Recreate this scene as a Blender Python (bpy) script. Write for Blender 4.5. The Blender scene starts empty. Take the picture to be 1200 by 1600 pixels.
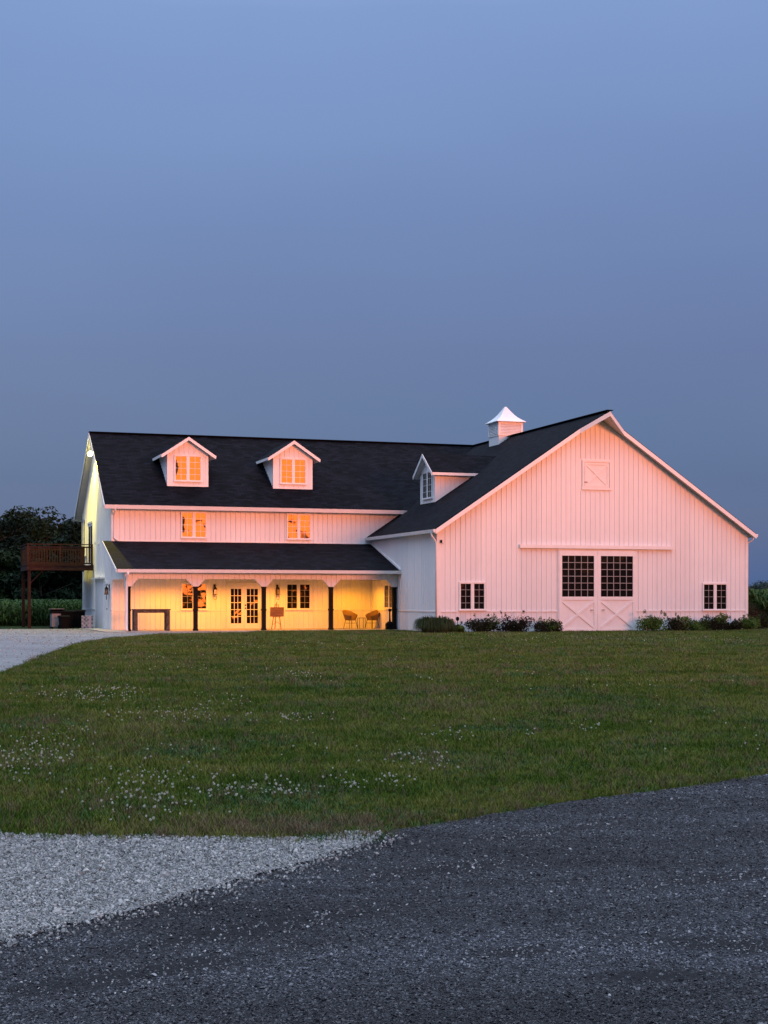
import bpy, bmesh, math, random
import numpy as np
from mathutils import Vector, Matrix, noise as mnoise
R = math.radians
rnd = random.Random(7)
sc = bpy.context.scene
C = sc.collection

# ------------------------------------------------------------------ camera
cam = bpy.data.cameras.new('camera'); cam_o = bpy.data.objects.new('camera', cam); C.objects.link(cam_o)
cam_o.location = (0, 0, 1.425); cam_o.rotation_euler = (R(90), 0, 0)
cam.sensor_fit = 'VERTICAL'; cam.sensor_height = 36; cam.sensor_width = 27
cam.lens = 51.975; cam.shift_y = 135 / 1600
cam.clip_start = .1; cam.clip_end = 8000
sc.camera = cam_o

# ------------------------------------------------------------------ sky + sun
SUN_AZ, SUN_EL = 146, 4.0            # degrees clockwise from the view direction; just above the tree tops behind us
w = bpy.data.worlds.new('World'); sc.world = w; w.use_nodes = True
nt = w.node_tree; N = nt.nodes; L = nt.links
for n in list(N): N.remove(n)
out = N.new('ShaderNodeOutputWorld')
sky = N.new('ShaderNodeTexSky'); sky.sky_type = 'NISHITA'; sky.sun_disc = False
sky.sun_elevation = R(2.0); sky.sun_rotation = R(SUN_AZ); sky.ozone_density = 2.0; sky.dust_density = 1.5
bg1 = N.new('ShaderNodeBackground'); bg1.inputs[1].default_value = .08
L.new(sky.outputs[0], bg1.inputs[0])
# dusk veil: an even, hazy cloud cover that is darkest low in the sky and brightens with height
tc = N.new('ShaderNodeTexCoord'); sep = N.new('ShaderNodeSeparateXYZ'); L.new(tc.outputs['Generated'], sep.inputs[0])
ns = N.new('ShaderNodeTexNoise'); ns.inputs['Scale'].default_value = 2.2; ns.inputs['Detail'].default_value = 3; ns.inputs['Roughness'].default_value = .45
mp = N.new('ShaderNodeMapping'); mp.inputs['Scale'].default_value = (1, 1, 2.2); L.new(tc.outputs['Generated'], mp.inputs[0]); L.new(mp.outputs[0], ns.inputs[0])
ma = N.new('ShaderNodeMath'); ma.operation = 'MULTIPLY_ADD'; L.new(ns.outputs[0], ma.inputs[0]); ma.inputs[1].default_value = .12; 
ad = N.new('ShaderNodeMath'); ad.operation = 'SUBTRACT'; L.new(sep.outputs[2], ad.inputs[0]); ad.inputs[1].default_value = .06; L.new(ad.outputs[0], ma.inputs[2])
ramp = N.new('ShaderNodeValToRGB'); L.new(ma.outputs[0], ramp.inputs[0])
cr = ramp.color_ramp; cr.interpolation = 'LINEAR'
cr.elements[0].position = 0; cr.elements[0].color = (.056, .128, .294, 1)
cr.elements[1].position = 1; cr.elements[1].color = (1.80, 2.05, 2.5, 1)
for p, c in ((.07, (.046, .100, .274, 1)), (.16, (.085, .118, .291, 1)), (.265, (.127, .183, .389, 1)), (.375, (.185, .275, .527, 1)), (.65, (.90, 1.06, 1.50, 1))):
    e = cr.elements.new(p); e.color = c
bg2 = N.new('ShaderNodeBackground'); L.new(ramp.outputs[0], bg2.inputs[0]); bg2.inputs[1].default_value = 1
add = N.new('ShaderNodeAddShader'); L.new(bg1.outputs[0], add.inputs[0]); L.new(bg2.outputs[0], add.inputs[1]); L.new(add.outputs[0], out.inputs[0])

sun = bpy.data.lights.new('sun', 'SUN'); sun.energy = 3.6; sun.angle = R(16); sun.color = (1.0, .25, .10)
sun_o = bpy.data.objects.new('sun', sun); C.objects.link(sun_o)
sd = Vector((math.sin(R(SUN_AZ)) * math.cos(R(SUN_EL)), math.cos(R(SUN_AZ)) * math.cos(R(SUN_EL)), math.sin(R(SUN_EL))))
sun_o.rotation_euler = sd.to_track_quat('Z', 'Y').to_euler(); sun_o.location = (40, -60, 30)

vs = sc.view_settings; vs.view_transform = 'Standard'; vs.look = 'None'; vs.gamma = 1; vs.exposure = 0; vs.use_curve_mapping = False
sc.render.engine = 'CYCLES'
sc.cycles.use_denoising = True; sc.cycles.max_bounces = 6; sc.cycles.transparent_max_bounces = 6

# ------------------------------------------------------------------ helpers
TH = R(18.5); CT, ST = math.cos(TH), math.sin(TH); X0, Y0 = 84 / 2310 * 60.9, 60.9
def W(u, v, z=0): return Vector((X0 + u * CT - v * ST, Y0 + u * ST + v * CT, z))
def gpx(x, y):                       # point of the flat ground
    Y = 2310 * 1.425 / (y - 935); return ((x - 600) / 2310 * Y, Y)

class MB:
    def __init__(s): s.v = []; s.f = []
    def add(s, vs, fs):
        o = len(s.v); s.v += [tuple(p) for p in vs]; s.f += [tuple(i + o for i in f) for f in fs]; return s
    def box(s, x0, x1, y0, y1, z0, z1):
        return s.add([(x0,y0,z0),(x1,y0,z0),(x1,y1,z0),(x0,y1,z0),(x0,y0,z1),(x1,y0,z1),(x1,y1,z1),(x0,y1,z1)],
                     [(0,3,2,1),(4,5,6,7),(0,1,5,4),(1,2,6,5),(2,3,7,6),(3,0,4,7)])
    def prism(s, poly, off):
        n = len(poly); off = Vector(off); a = [Vector(p) for p in poly]; b = [p + off for p in a]
        return s.add(a + b, [tuple(range(n)), tuple(range(2*n-1, n-1, -1))] + [(i, i+n, (i+1) % n + n, (i+1) % n) for i in range(n)])
    def bar(s, p0, p1, wx, wy, up=(0,0,1)):        # rectangular bar between two points
        p0, p1 = Vector(p0), Vector(p1); d = (p1 - p0).normalized(); up = Vector(up)
        if abs(d.dot(up)) > .99: up = Vector((0,1,0))
        a = d.cross(up).normalized() * wx / 2; b = a.cross(d).normalized() * wy / 2
        return s.prism([p0-a-b, p0+a-b, p0+a+b, p0-a+b], p1 - p0)
    def tube(s, pts, rad, n=8, cap=True):
        pts = [Vector(p) for p in pts]; rads = rad if isinstance(rad, (list, tuple)) else [rad] * len(pts)
        o = len(s.v); prev = None
        for i, p in enumerate(pts):
            d = (pts[min(i+1, len(pts)-1)] - pts[max(i-1, 0)]).normalized()
            ref = Vector((0,0,1)) if abs(d.z) < .95 else Vector((1,0,0))
            if prev is not None: ref = prev
            a = (ref - d * ref.dot(d)).normalized(); prev = a; b = d.cross(a)
            for k in range(n):
                t = 2*math.pi*k/n; s.v.append(tuple(p + (a*math.cos(t) + b*math.sin(t)) * rads[i]))
        for i in range(len(pts)-1):
            for k in range(n): s.f.append((o+i*n+k, o+i*n+(k+1) % n, o+(i+1)*n+(k+1) % n, o+(i+1)*n+k))
        if cap:
            s.f.append(tuple(o+k for k in range(n-1, -1, -1))); s.f.append(tuple(o+(len(pts)-1)*n+k for k in range(n)))
        return s
    def lathe(s, prof, n=16, c=(0,0,0)):
        o = len(s.v)
        for r, z in prof:
            for k in range(n): t = 2*math.pi*k/n; s.v.append((c[0]+r*math.cos(t), c[1]+r*math.sin(t), c[2]+z))
        for i in range(len(prof)-1):
            for k in range(n): s.f.append((o+i*n+k, o+i*n+(k+1) % n, o+(i+1)*n+(k+1) % n, o+(i+1)*n+k))
        s.f.append(tuple(o+k for k in range(n-1, -1, -1))); s.f.append(tuple(o+(len(prof)-1)*n+k for k in range(n)))
        return s
    def mesh(s, name, mat, smooth=False, recalc=True):
        me = bpy.data.meshes.new(name); me.from_pydata(s.v, [], s.f)
        if recalc:
            bm = bmesh.new(); bm.from_mesh(me); bmesh.ops.recalc_face_normals(bm, faces=bm.faces); bm.to_mesh(me); bm.free()
        if mat: me.materials.append(mat)
        if smooth:
            for p in me.polygons: p.use_smooth = True
        return me
    def build(s, name, mat, parent=None, smooth=False, recalc=True, bevel=0):
        o = bpy.data.objects.new(name, s.mesh(name, mat, smooth, recalc)); C.objects.link(o)
        if parent is not None: o.parent = parent
        if bevel:
            m = o.modifiers.new('bevel', 'BEVEL'); m.width = bevel; m.segments = 2; m.limit_method = 'ANGLE'
        return o
def tag(o, label=None, cat=None, group=None, kind=None):
    if label: o['label'] = label
    if cat: o['category'] = cat
    if group: o['group'] = group
    if kind: o['kind'] = kind
    return o
def empty(name, loc, rz=0, label=None, cat=None, group=None):
    o = bpy.data.objects.new(name, None); C.objects.link(o); o.location = loc; o.rotation_euler = (0, 0, rz); o.empty_display_size = .2
    return tag(o, label, cat, group)

# ------------------------------------------------------------------ materials
def newmat(name):
    m = bpy.data.materials.new(name); m.use_nodes = True; t = m.node_tree
    return m, t, t.nodes['Principled BSDF'], t.nodes, t.links
def noise_tex(N, L, scale, detail=4, rough=.55, coord='Object', dist=0):
    tc = N.new('ShaderNodeTexCoord'); n = N.new('ShaderNodeTexNoise'); n.inputs['Scale'].default_value = scale
    n.inputs['Detail'].default_value = detail; n.inputs['Roughness'].default_value = rough; n.inputs['Distortion'].default_value = dist
    if coord == 'Position':
        g = N.new('ShaderNodeNewGeometry'); L.new(g.outputs['Position'], n.inputs['Vector'])
    else: L.new(tc.outputs[coord], n.inputs['Vector'])
    return n
def rampn(N, L, src, stops):
    r = N.new('ShaderNodeValToRGB'); L.new(src, r.inputs[0]); e = r.color_ramp.elements
    e[0].position, e[0].color = stops[0][0], (*stops[0][1], 1); e[1].position, e[1].color = stops[-1][0], (*stops[-1][1], 1)
    for p, c in stops[1:-1]: k = e.new(p); k.color = (*c, 1)
    return r
def bump(N, L, src, bsdf, strength, dist):
    b = N.new('ShaderNodeBump'); b.inputs['Strength'].default_value = strength; b.inputs['Distance'].default_value = dist
    L.new(src, b.inputs['Height']); L.new(b.outputs[0], bsdf.inputs['Normal']); return b
def simple(name, c0, c1, rough=.6, scale=6, metal=0, bmp=0, coord='Object', spec=.5):
    m, t, b, N, L = newmat(name); n = noise_tex(N, L, scale, coord=coord)
    r = rampn(N, L, n.outputs[0], [(.3, c0), (.7, c1)]); L.new(r.outputs[0], b.inputs['Base Color'])
    b.inputs['Roughness'].default_value = rough; b.inputs['Metallic'].default_value = metal; b.inputs['Specular IOR Level'].default_value = spec
    if bmp: bump(N, L, n.outputs[0], b, bmp, .01)
    return m
M = {}
def siding_mat(name, c0, c1):
    m, t, b, N, L = newmat(name)
    n = noise_tex(N, L, 1.1, 5, .6); n2 = noise_tex(N, L, 30, 3, .6)
    mp = N.new('ShaderNodeMapping'); tc = N.new('ShaderNodeTexCoord'); mp.inputs['Scale'].default_value = (6, 6, .35)
    L.new(tc.outputs['Object'], mp.inputs[0]); n3 = N.new('ShaderNodeTexNoise'); n3.inputs['Scale'].default_value = 1.6; n3.inputs['Detail'].default_value = 4; L.new(mp.outputs[0], n3.inputs[0])
    a = N.new('ShaderNodeMath'); a.operation = 'ADD'; L.new(n.outputs[0], a.inputs[0]); L.new(n3.outputs[0], a.inputs[1])
    h = N.new('ShaderNodeMath'); h.operation = 'MULTIPLY'; h.inputs[1].default_value = .5; L.new(a.outputs[0], h.inputs[0])
    r = rampn(N, L, h.outputs[0], [(.32, c0), (.55, c1)])
    sx = N.new('ShaderNodeSeparateXYZ'); L.new(tc.outputs['Object'], sx.inputs[0]); sm = N.new('ShaderNodeMath'); sm.operation = 'ADD'; L.new(sx.outputs[0], sm.inputs[0]); L.new(sx.outputs[1], sm.inputs[1])
    dv = N.new('ShaderNodeMath'); dv.operation = 'DIVIDE'; dv.inputs[1].default_value = .9144; L.new(sm.outputs[0], dv.inputs[0]); fl = N.new('ShaderNodeMath'); fl.operation = 'FLOOR'; L.new(dv.outputs[0], fl.inputs[0])
    wn = N.new('ShaderNodeTexWhiteNoise'); wn.noise_dimensions = '1D'; L.new(fl.outputs[0], wn.inputs['W']); rw = rampn(N, L, wn.outputs['Value'], [(0, (.93, .93, .935)), (1, (1, 1, 1))])
    mx = N.new('ShaderNodeMix'); mx.data_type = 'RGBA'; mx.blend_type = 'MULTIPLY'; mx.inputs[0].default_value = 1; L.new(r.outputs[0], mx.inputs[6]); L.new(rw.outputs[0], mx.inputs[7]); L.new(mx.outputs[2], b.inputs['Base Color'])
    b.inputs['Roughness'].default_value = .48; b.inputs['Specular IOR Level'].default_value = .35
    bump(N, L, n2.outputs[0], b, .06, .004)
    return m
M['siding'] = siding_mat('white_steel_siding', (.79, .79, .78), (.84, .84, .83))
M['trim'] = simple('white_trim', (.76, .76, .75), (.83, .83, .82), .45, 3)
M['grille'] = simple('grey_grille', (.30, .30, .30), (.36, .36, .36), .5, 5)
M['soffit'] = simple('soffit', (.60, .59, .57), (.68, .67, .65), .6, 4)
def shingle_mat(name, axis):
    m, t, b, N, L = newmat(name); tc = N.new('ShaderNodeTexCoord'); sp = N.new('ShaderNodeSeparateXYZ'); L.new(tc.outputs['Object'], sp.inputs[0])
    cb = N.new('ShaderNodeCombineXYZ'); L.new(sp.outputs[axis], cb.inputs[0])
    mz = N.new('ShaderNodeMath'); mz.operation = 'MULTIPLY'; mz.inputs[1].default_value = 1.8; L.new(sp.outputs[2], mz.inputs[0]); L.new(mz.outputs[0], cb.inputs[1])
    br = N.new('ShaderNodeTexBrick'); L.new(cb.outputs[0], br.inputs['Vector']); br.inputs['Scale'].default_value = 1
    br.inputs['Brick Width'].default_value = .33; br.inputs['Row Height'].default_value = .145; br.inputs['Mortar Size'].default_value = .010
    br.inputs['Color1'].default_value = (.0020, .0024, .0042, 1); br.inputs['Color2'].default_value = (.0095, .0112, .0180, 1); br.inputs['Mortar'].default_value = (.002, .002, .0025, 1)
    n = noise_tex(N, L, 2.2, 6, .7); mx = N.new('ShaderNodeMix'); mx.data_type = 'RGBA'; mx.blend_type = 'MULTIPLY'; mx.inputs[0].default_value = .8
    r = rampn(N, L, n.outputs[0], [(.3, (.45, .45, .48)), (.7, (1.25, 1.22, 1.2))]); L.new(br.outputs[0], mx.inputs[6]); L.new(r.outputs[0], mx.inputs[7])
    L.new(mx.outputs[2], b.inputs['Base Color']); b.inputs['Roughness'].default_value = .85; b.inputs['Specular IOR Level'].default_value = .08
    bump(N, L, br.outputs[1], b, -.6, .02)
    return m
M['shing_u'] = shingle_mat('dark_shingle_u', 0); M['shing_v'] = shingle_mat('dark_shingle_v', 1)
def glass_mat():
    m, t, b, N, L = newmat('window_glass'); b.inputs['Base Color'].default_value = (.010, .009, .009, 1)
    b.inputs['Roughness'].default_value = .015; b.inputs['IOR'].default_value = 1.38; b.inputs['Specular Tint'].default_value = (1.0, .66, .22, 1)
    n = noise_tex(N, L, 2.3, 1.5, .4, dist=.6); bump(N, L, n.outputs[0], b, .35, .02); return m
M['glass'] = glass_mat()
M['post'] = simple('dark_post', (.005, .004, .004), (.011, .009, .008), .7, 9, spec=.15)
M['black'] = simple('black_plastic', (.003, .003, .0034), (.006, .006, .0065), .6, 8, spec=.06)
M['bronze'] = simple('dark_bronze', (.02, .013, .009), (.045, .03, .02), .4, 20, .7)
M['deck'] = simple('red_brown_stain', (.018, .006, .005), (.038, .013, .010), .75, 7, spec=.2)
M['wicker'] = simple('tan_wicker', (.13, .075, .03), (.23, .135, .055), .7, 40, bmp=.4)
M['oldwood'] = simple('weathered_wood', (.05, .043, .036), (.17, .145, .12), .85, 9, bmp=.4, spec=.2)
M['legs'] = simple('brown_metal_legs', (.05, .03, .02), (.09, .055, .03), .5, 20)
M['grey_metal'] = simple('grey_metal', (.15, .155, .16), (.22, .225, .23), .5, 5)
M['trunk'] = simple('bark', (.03, .022, .016), (.07, .055, .04), .9, 8, bmp=.5)
M['concrete'] = simple('concrete', (.30, .29, .27), (.42, .41, .38), .85, 2.5, bmp=.15)
def sign_mat():
    m, t, b, N, L = newmat('sign_wood'); tc = N.new('ShaderNodeTexCoord'); mp = N.new('ShaderNodeMapping'); mp.inputs['Scale'].default_value = (2, 8, 22); L.new(tc.outputs['Object'], mp.inputs[0])
    n = N.new('ShaderNodeTexNoise'); n.inputs['Scale'].default_value = 2; n.inputs['Detail'].default_value = 4; L.new(mp.outputs[0], n.inputs[0])
    r = rampn(N, L, n.outputs[0], [(.3, (.19, .085, .022)), (.7, (.34, .165, .05))]); L.new(r.outputs[0], b.inputs[0]); b.inputs['Roughness'].default_value = .6; return m
M['sign'] = sign_mat()
M['letter'] = simple('pale_lettering', (.55, .36, .16), (.62, .42, .2), .6)
def leaf_mat(name, c0, c1, c2, scale=.8, transl=.25):
    m, t, b, N, L = newmat(name); n = noise_tex(N, L, scale, 4, .6, 'Position')
    oi = N.new('ShaderNodeObjectInfo'); a = N.new('ShaderNodeMath'); a.operation = 'MULTIPLY_ADD'; L.new(oi.outputs['Random'], a.inputs[0]); a.inputs[1].default_value = .25
    s = N.new('ShaderNodeMath'); s.operation = 'SUBTRACT'; L.new(n.outputs[0], s.inputs[0]); s.inputs[1].default_value = .125; L.new(s.outputs[0], a.inputs[2])
    r = rampn(N, L, a.outputs[0], [(.28, c0), (.5, c1), (.72, c2)]); L.new(r.outputs[0], b.inputs['Base Color'])
    b.inputs['Roughness'].default_value = .65; b.inputs['Specular IOR Level'].default_value = .12
    if transl:
        tr = N.new('ShaderNodeBsdfTranslucent'); L.new(r.outputs[0], tr.inputs[0]); mx = N.new('ShaderNodeMixShader'); mx.inputs[0].default_value = transl
        o = N['Material Output']; L.new(b.outputs[0], mx.inputs[1]); L.new(tr.outputs[0], mx.inputs[2]); L.new(mx.outputs[0], o.inputs[0])
    return m
M['tree'] = leaf_mat('tree_leaves', (.003, .010, .004), (.006, .018, .007), (.011, .028, .010), .35, 0.08)
M['tree2'] = leaf_mat('tree_leaves_olive', (.006, .014, .005), (.011, .024, .007), (.019, .036, .011), .35, 0.08)
M['far_tree'] = leaf_mat('haze_tinted_leaves', (.02, .045, .04), (.035, .06, .05), (.05, .08, .06), .05)  # distance haze mixed into the leaf colour: paler and bluer than the near trees
M['corn'] = leaf_mat('corn_leaves', (.025, .060, .016), (.045, .095, .024), (.07, .13, .035), .5)
M['bush_dark'] = leaf_mat('burgundy_leaves', (.012, .014, .008), (.026, .026, .014), (.046, .050, .022), 3)
M['bush_green'] = leaf_mat('green_leaves', (.035, .068, .012), (.07, .13, .024), (.12, .19, .04), 3)
M['bush_rust'] = leaf_mat('rust_leaves', (.04, .02, .012), (.07, .032, .02), (.10, .045, .028), 3)
M['bush_grass'] = leaf_mat('ornamental_grass', (.025, .042, .016), (.045, .068, .026), (.07, .095, .04), 3)
M['petal'] = simple('clover_petals', (.45, .46, .36), (.68, .68, .58), .8, 200)
def emit(name, col, st):
    m = bpy.data.materials.new(name); m.use_nodes = True; t = m.node_tree; t.nodes.remove(t.nodes['Principled BSDF'])
    e = t.nodes.new('ShaderNodeEmission'); e.inputs[0].default_value = (*col, 1); e.inputs[1].default_value = st; t.links.new(e.outputs[0], t.nodes['Material Output'].inputs[0]); return m
M['lens'] = emit('warm_lens', (1, .62, .16), 6); M['flood'] = emit('flood_lens', (1, .92, .42), 30)

def grass_mat(name, blades):
    m, t, b, N, L = newmat(name)
    n = noise_tex(N, L, .9, 5, .62, 'Position'); mpg = N.new('ShaderNodeMapping'); mpg.inputs['Scale'].default_value = (.55, .85, 1); gg = N.new('ShaderNodeNewGeometry'); L.new(gg.outputs['Position'], mpg.inputs[0]); L.new(mpg.outputs[0], n.inputs['Vector']); n2 = noise_tex(N, L, 5, 4, .7, 'Position')
    a = N.new('ShaderNodeMath'); a.operation = 'MULTIPLY_ADD'; L.new(n2.outputs[0], a.inputs[0]); a.inputs[1].default_value = .5; L.new(n.outputs[0], a.inputs[2])
    if blades:
        oi = N.new('ShaderNodeObjectInfo'); a2 = N.new('ShaderNodeMath'); a2.operation = 'MULTIPLY_ADD'; L.new(oi.outputs['Random'], a2.inputs[0]); a2.inputs[1].default_value = .3; L.new(a.outputs[0], a2.inputs[2]); src = a2
    else: src = a
    k = 1.0 if blades else .42
    r = rampn(N, L, src.outputs[0], [(.50, (.012*k, .040*k, .003*k)), (.68, (.031*k, .071*k, .005*k)), (.88, (.066*k, .112*k, .011*k)), (1.08, (.145*k, .155*k, .034*k))])
    L.new(r.outputs[0], b.inputs['Base Color']); b.inputs['Roughness'].default_value = .7; b.inputs['Specular IOR Level'].default_value = .06
    if not blades:
        n3 = noise_tex(N, L, 40, 5, .8, 'Position'); bump(N, L, n3.outputs[0], b, .9, .04)
    return m
M['blade'] = grass_mat('grass_blades', True); M['turf'] = grass_mat('turf_soil', False)
M['dry'] = simple('dry_grass', (.10, .065, .030), (.19, .13, .065), .8, 3, coord='Object')
M['cloverleaf'] = leaf_mat('clover_leaves', (.030, .075, .022), (.046, .105, .034), (.07, .14, .05), 3, 0)
def asphalt_mat():
    m, t, b, N, L = newmat('worn_chipseal_asphalt'); g = N.new('ShaderNodeNewGeometry')
    vo = N.new('ShaderNodeTexVoronoi'); vo.inputs['Scale'].default_value = 130; L.new(g.outputs['Position'], vo.inputs['Vector'])
    vo2 = N.new('ShaderNodeTexVoronoi'); vo2.inputs['Scale'].default_value = 48; L.new(g.outputs['Position'], vo2.inputs['Vector'])
    big = noise_tex(N, L, 1.0, 7, .66, 'Position', .5); mpb = N.new('ShaderNodeMapping'); mpb.inputs['Rotation'].default_value = (0, 0, R(-32)); mpb.inputs['Scale'].default_value = (.35, .95, 1); gb = N.new('ShaderNodeNewGeometry'); L.new(gb.outputs['Position'], mpb.inputs[0]); L.new(mpb.outputs[0], big.inputs['Vector']); fine = noise_tex(N, L, 160, 3, .6, 'Position')
    sepc = N.new('ShaderNodeSeparateColor'); L.new(vo.outputs['Color'], sepc.inputs[0]); sepc2 = N.new('ShaderNodeSeparateColor'); L.new(vo2.outputs['Color'], sepc2.inputs[0])
    r1 = rampn(N, L, sepc.outputs[0], [(0, (.006, .0064, .007)), (.55, (.019, .020, .022)), (.86, (.036, .0375, .041)), (1, (.09, .09, .09))])
    r2 = rampn(N, L, sepc2.outputs[1], [(.86, (1, 1, 1)), (.93, (1.5, 1.5, 1.5)), (1, (2.8, 2.8, 2.75))])
    r3 = rampn(N, L, big.outputs[0], [(.38, (.42, .41, .42)), (.46, (.74, .74, .75)), (.53, (1.0, 1.0, 1.02)), (.64, (1.34, 1.36, 1.42))])
    m1 = N.new('ShaderNodeMix'); m1.data_type = 'RGBA'; m1.blend_type = 'MULTIPLY'; m1.inputs[0].default_value = 1; L.new(r1.outputs[0], m1.inputs[6]); L.new(r2.outputs[0], m1.inputs[7])
    m2 = N.new('ShaderNodeMix'); m2.data_type = 'RGBA'; m2.blend_type = 'MULTIPLY'; m2.inputs[0].default_value = 1; L.new(m1.outputs[2], m2.inputs[6]); L.new(r3.outputs[0], m2.inputs[7])
    # ravelled, damp-dark spots: potholes and crumbling seams
    wn = noise_tex(N, L, 17, 5, .75, 'Position', .3); acc = None
    for cx_, cy_, rx_, ry_, an in ((.53, 5.92, .22, .10, 20), (1.45, 6.05, .50, .17, -10), (1.0, 5.55, .35, .10, 8), (-.55, 6.35, .95, .16, 38), (.30, 7.75, .75, .17, 34), (-.9, 5.6, .7, .15, 35), (1.9, 7.6, .9, .13, 30), (.9, 8.9, .8, .12, 36), (2.6, 6.3, .6, .14, 25)):
        mpx = N.new('ShaderNodeMapping'); mpx.vector_type = 'TEXTURE'; mpx.inputs['Location'].default_value = (cx_, cy_, 0); mpx.inputs['Rotation'].default_value = (0, 0, R(an)); mpx.inputs['Scale'].default_value = (rx_, ry_, 1)
        L.new(g.outputs['Position'], mpx.inputs[0]); ln = N.new('ShaderNodeVectorMath'); ln.operation = 'LENGTH'; L.new(mpx.outputs[0], ln.inputs[0])
        if acc is None: acc = ln.outputs['Value']
        else: mn = N.new('ShaderNodeMath'); mn.operation = 'MINIMUM'; L.new(acc, mn.inputs[0]); L.new(ln.outputs['Value'], mn.inputs[1]); acc = mn.outputs[0]
    sm = N.new('ShaderNodeMath'); sm.operation = 'MULTIPLY_ADD'; L.new(wn.outputs[0], sm.inputs[0]); sm.inputs[1].default_value = 2.4; L.new(acc, sm.inputs[2])
    rm = rampn(N, L, sm.outputs[0], [(.0, (.10, .092, .085)), (.50, (.16, .155, .15)), (.60, (.6, .6, .6)), (.72, (1, 1, 1))])
    dvm = N.new('ShaderNodeMath'); dvm.operation = 'DIVIDE'; dvm.inputs[1].default_value = 3.4; L.new(sm.outputs[0], dvm.inputs[0]); L.new(dvm.outputs[0], rm.inputs[0])
    m3 = N.new('ShaderNodeMix'); m3.data_type = 'RGBA'; m3.blend_type = 'MULTIPLY'; m3.inputs[0].default_value = 1; L.new(m2.outputs[2], m3.inputs[6]); L.new(rm.outputs[0], m3.inputs[7])
    L.new(m3.outputs[2], b.inputs['Base Color']); b.inputs['Roughness'].default_value = .8; b.inputs['Specular IOR Level'].default_value = .3
    s = N.new('ShaderNodeMath'); s.operation = 'ADD'; L.new(vo.outputs['Distance'], s.inputs[0]); L.new(fine.outputs[0], s.inputs[1])
    bump(N, L, s.outputs[0], b, .8, .008)
    return m
M['asphalt'] = asphalt_mat()
def gravel_mat(name, k, scale):
    m, t, b, N, L = newmat(name); g = N.new('ShaderNodeNewGeometry')
    vo = N.new('ShaderNodeTexVoronoi'); vo.inputs['Scale'].default_value = scale; L.new(g.outputs['Position'], vo.inputs['Vector'])
    sepc = N.new('ShaderNodeSeparateColor'); L.new(vo.outputs['Color'], sepc.inputs[0])
    big = noise_tex(N, L, .4, 5, .6, 'Position')
    r1 = rampn(N, L, sepc.outputs[0], [(0, (.16*k, .16*k, .16*k)), (.5, (.32*k, .32*k, .32*k)), (1, (.50*k, .50*k, .49*k))]); r3 = rampn(N, L, big.outputs[0], [(.3, (.75, .74, .72)), (.65, (1.08, 1.08, 1.08))])
    m2 = N.new('ShaderNodeMix'); m2.data_type = 'RGBA'; m2.blend_type = 'MULTIPLY'; m2.inputs[0].default_value = 1; L.new(r1.outputs[0], m2.inputs[6]); L.new(r3.outputs[0], m2.inputs[7])
    L.new(m2.outputs[2], b.inputs['Base Color']); b.inputs['Roughness'].default_value = .9
    bump(N, L, vo.outputs['Distance'], b, -.9, .015); return m
M['gravel'] = gravel_mat('crushed_limestone', .62, 55)
def stone_mat(name, stops, patchy=False):
    m, t, b, N, L = newmat(name); oi = N.new('ShaderNodeObjectInfo'); n = noise_tex(N, L, 60, 3, .6)
    a = N.new('ShaderNodeMath'); a.operation = 'MULTIPLY_ADD'; L.new(n.outputs[0], a.inputs[0]); a.inputs[1].default_value = .3; L.new(oi.outputs['Random'], a.inputs[2])
    r = rampn(N, L, a.outputs[0], stops); L.new(r.outputs[0], b.inputs[0]); b.inputs['Roughness'].default_value = .85
    if patchy:
        big = noise_tex(N, L, 1.0, 6, .62, 'Position', .5); mpb = N.new('ShaderNodeMapping'); mpb.inputs['Rotation'].default_value = (0, 0, R(-32)); mpb.inputs['Scale'].default_value = (.35, .95, 1); gb = N.new('ShaderNodeNewGeometry'); L.new(gb.outputs['Position'], mpb.inputs[0]); L.new(mpb.outputs[0], big.inputs['Vector'])
        r3 = rampn(N, L, big.outputs[0], [(.40, (.46, .45, .46)), (.47, (.76, .76, .77)), (.53, (1.0, 1.0, 1.02)), (.62, (1.36, 1.38, 1.44))]); mx = N.new('ShaderNodeMix'); mx.data_type = 'RGBA'; mx.blend_type = 'MULTIPLY'; mx.inputs[0].default_value = 1
        L.new(r.outputs[0], mx.inputs[6]); L.new(r3.outputs[0], mx.inputs[7]); L.new(mx.outputs[2], b.inputs[0])
    return m
M['stone'] = stone_mat('limestone_chip', [(.1, (.13, .134, .128)), (.5, (.27, .275, .262)), (.9, (.38, .385, .365)), (1.2, (.48, .475, .44))])
M['chip'] = stone_mat('road_chip', [(.1, (.06, .061, .065)), (.6, (.14, .142, .148)), (.95, (.26, .26, .265)), (1.2, (.42, .42, .41))])

M['agg'] = stone_mat('bound_aggregate', [(.1, (.015, .0158, .018)), (.55, (.041, .043, .0485)), (.95, (.084, .088, .097)), (1.12, (.15, .153, .158)), (1.28, (.30, .30, .295))], True)
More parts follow.
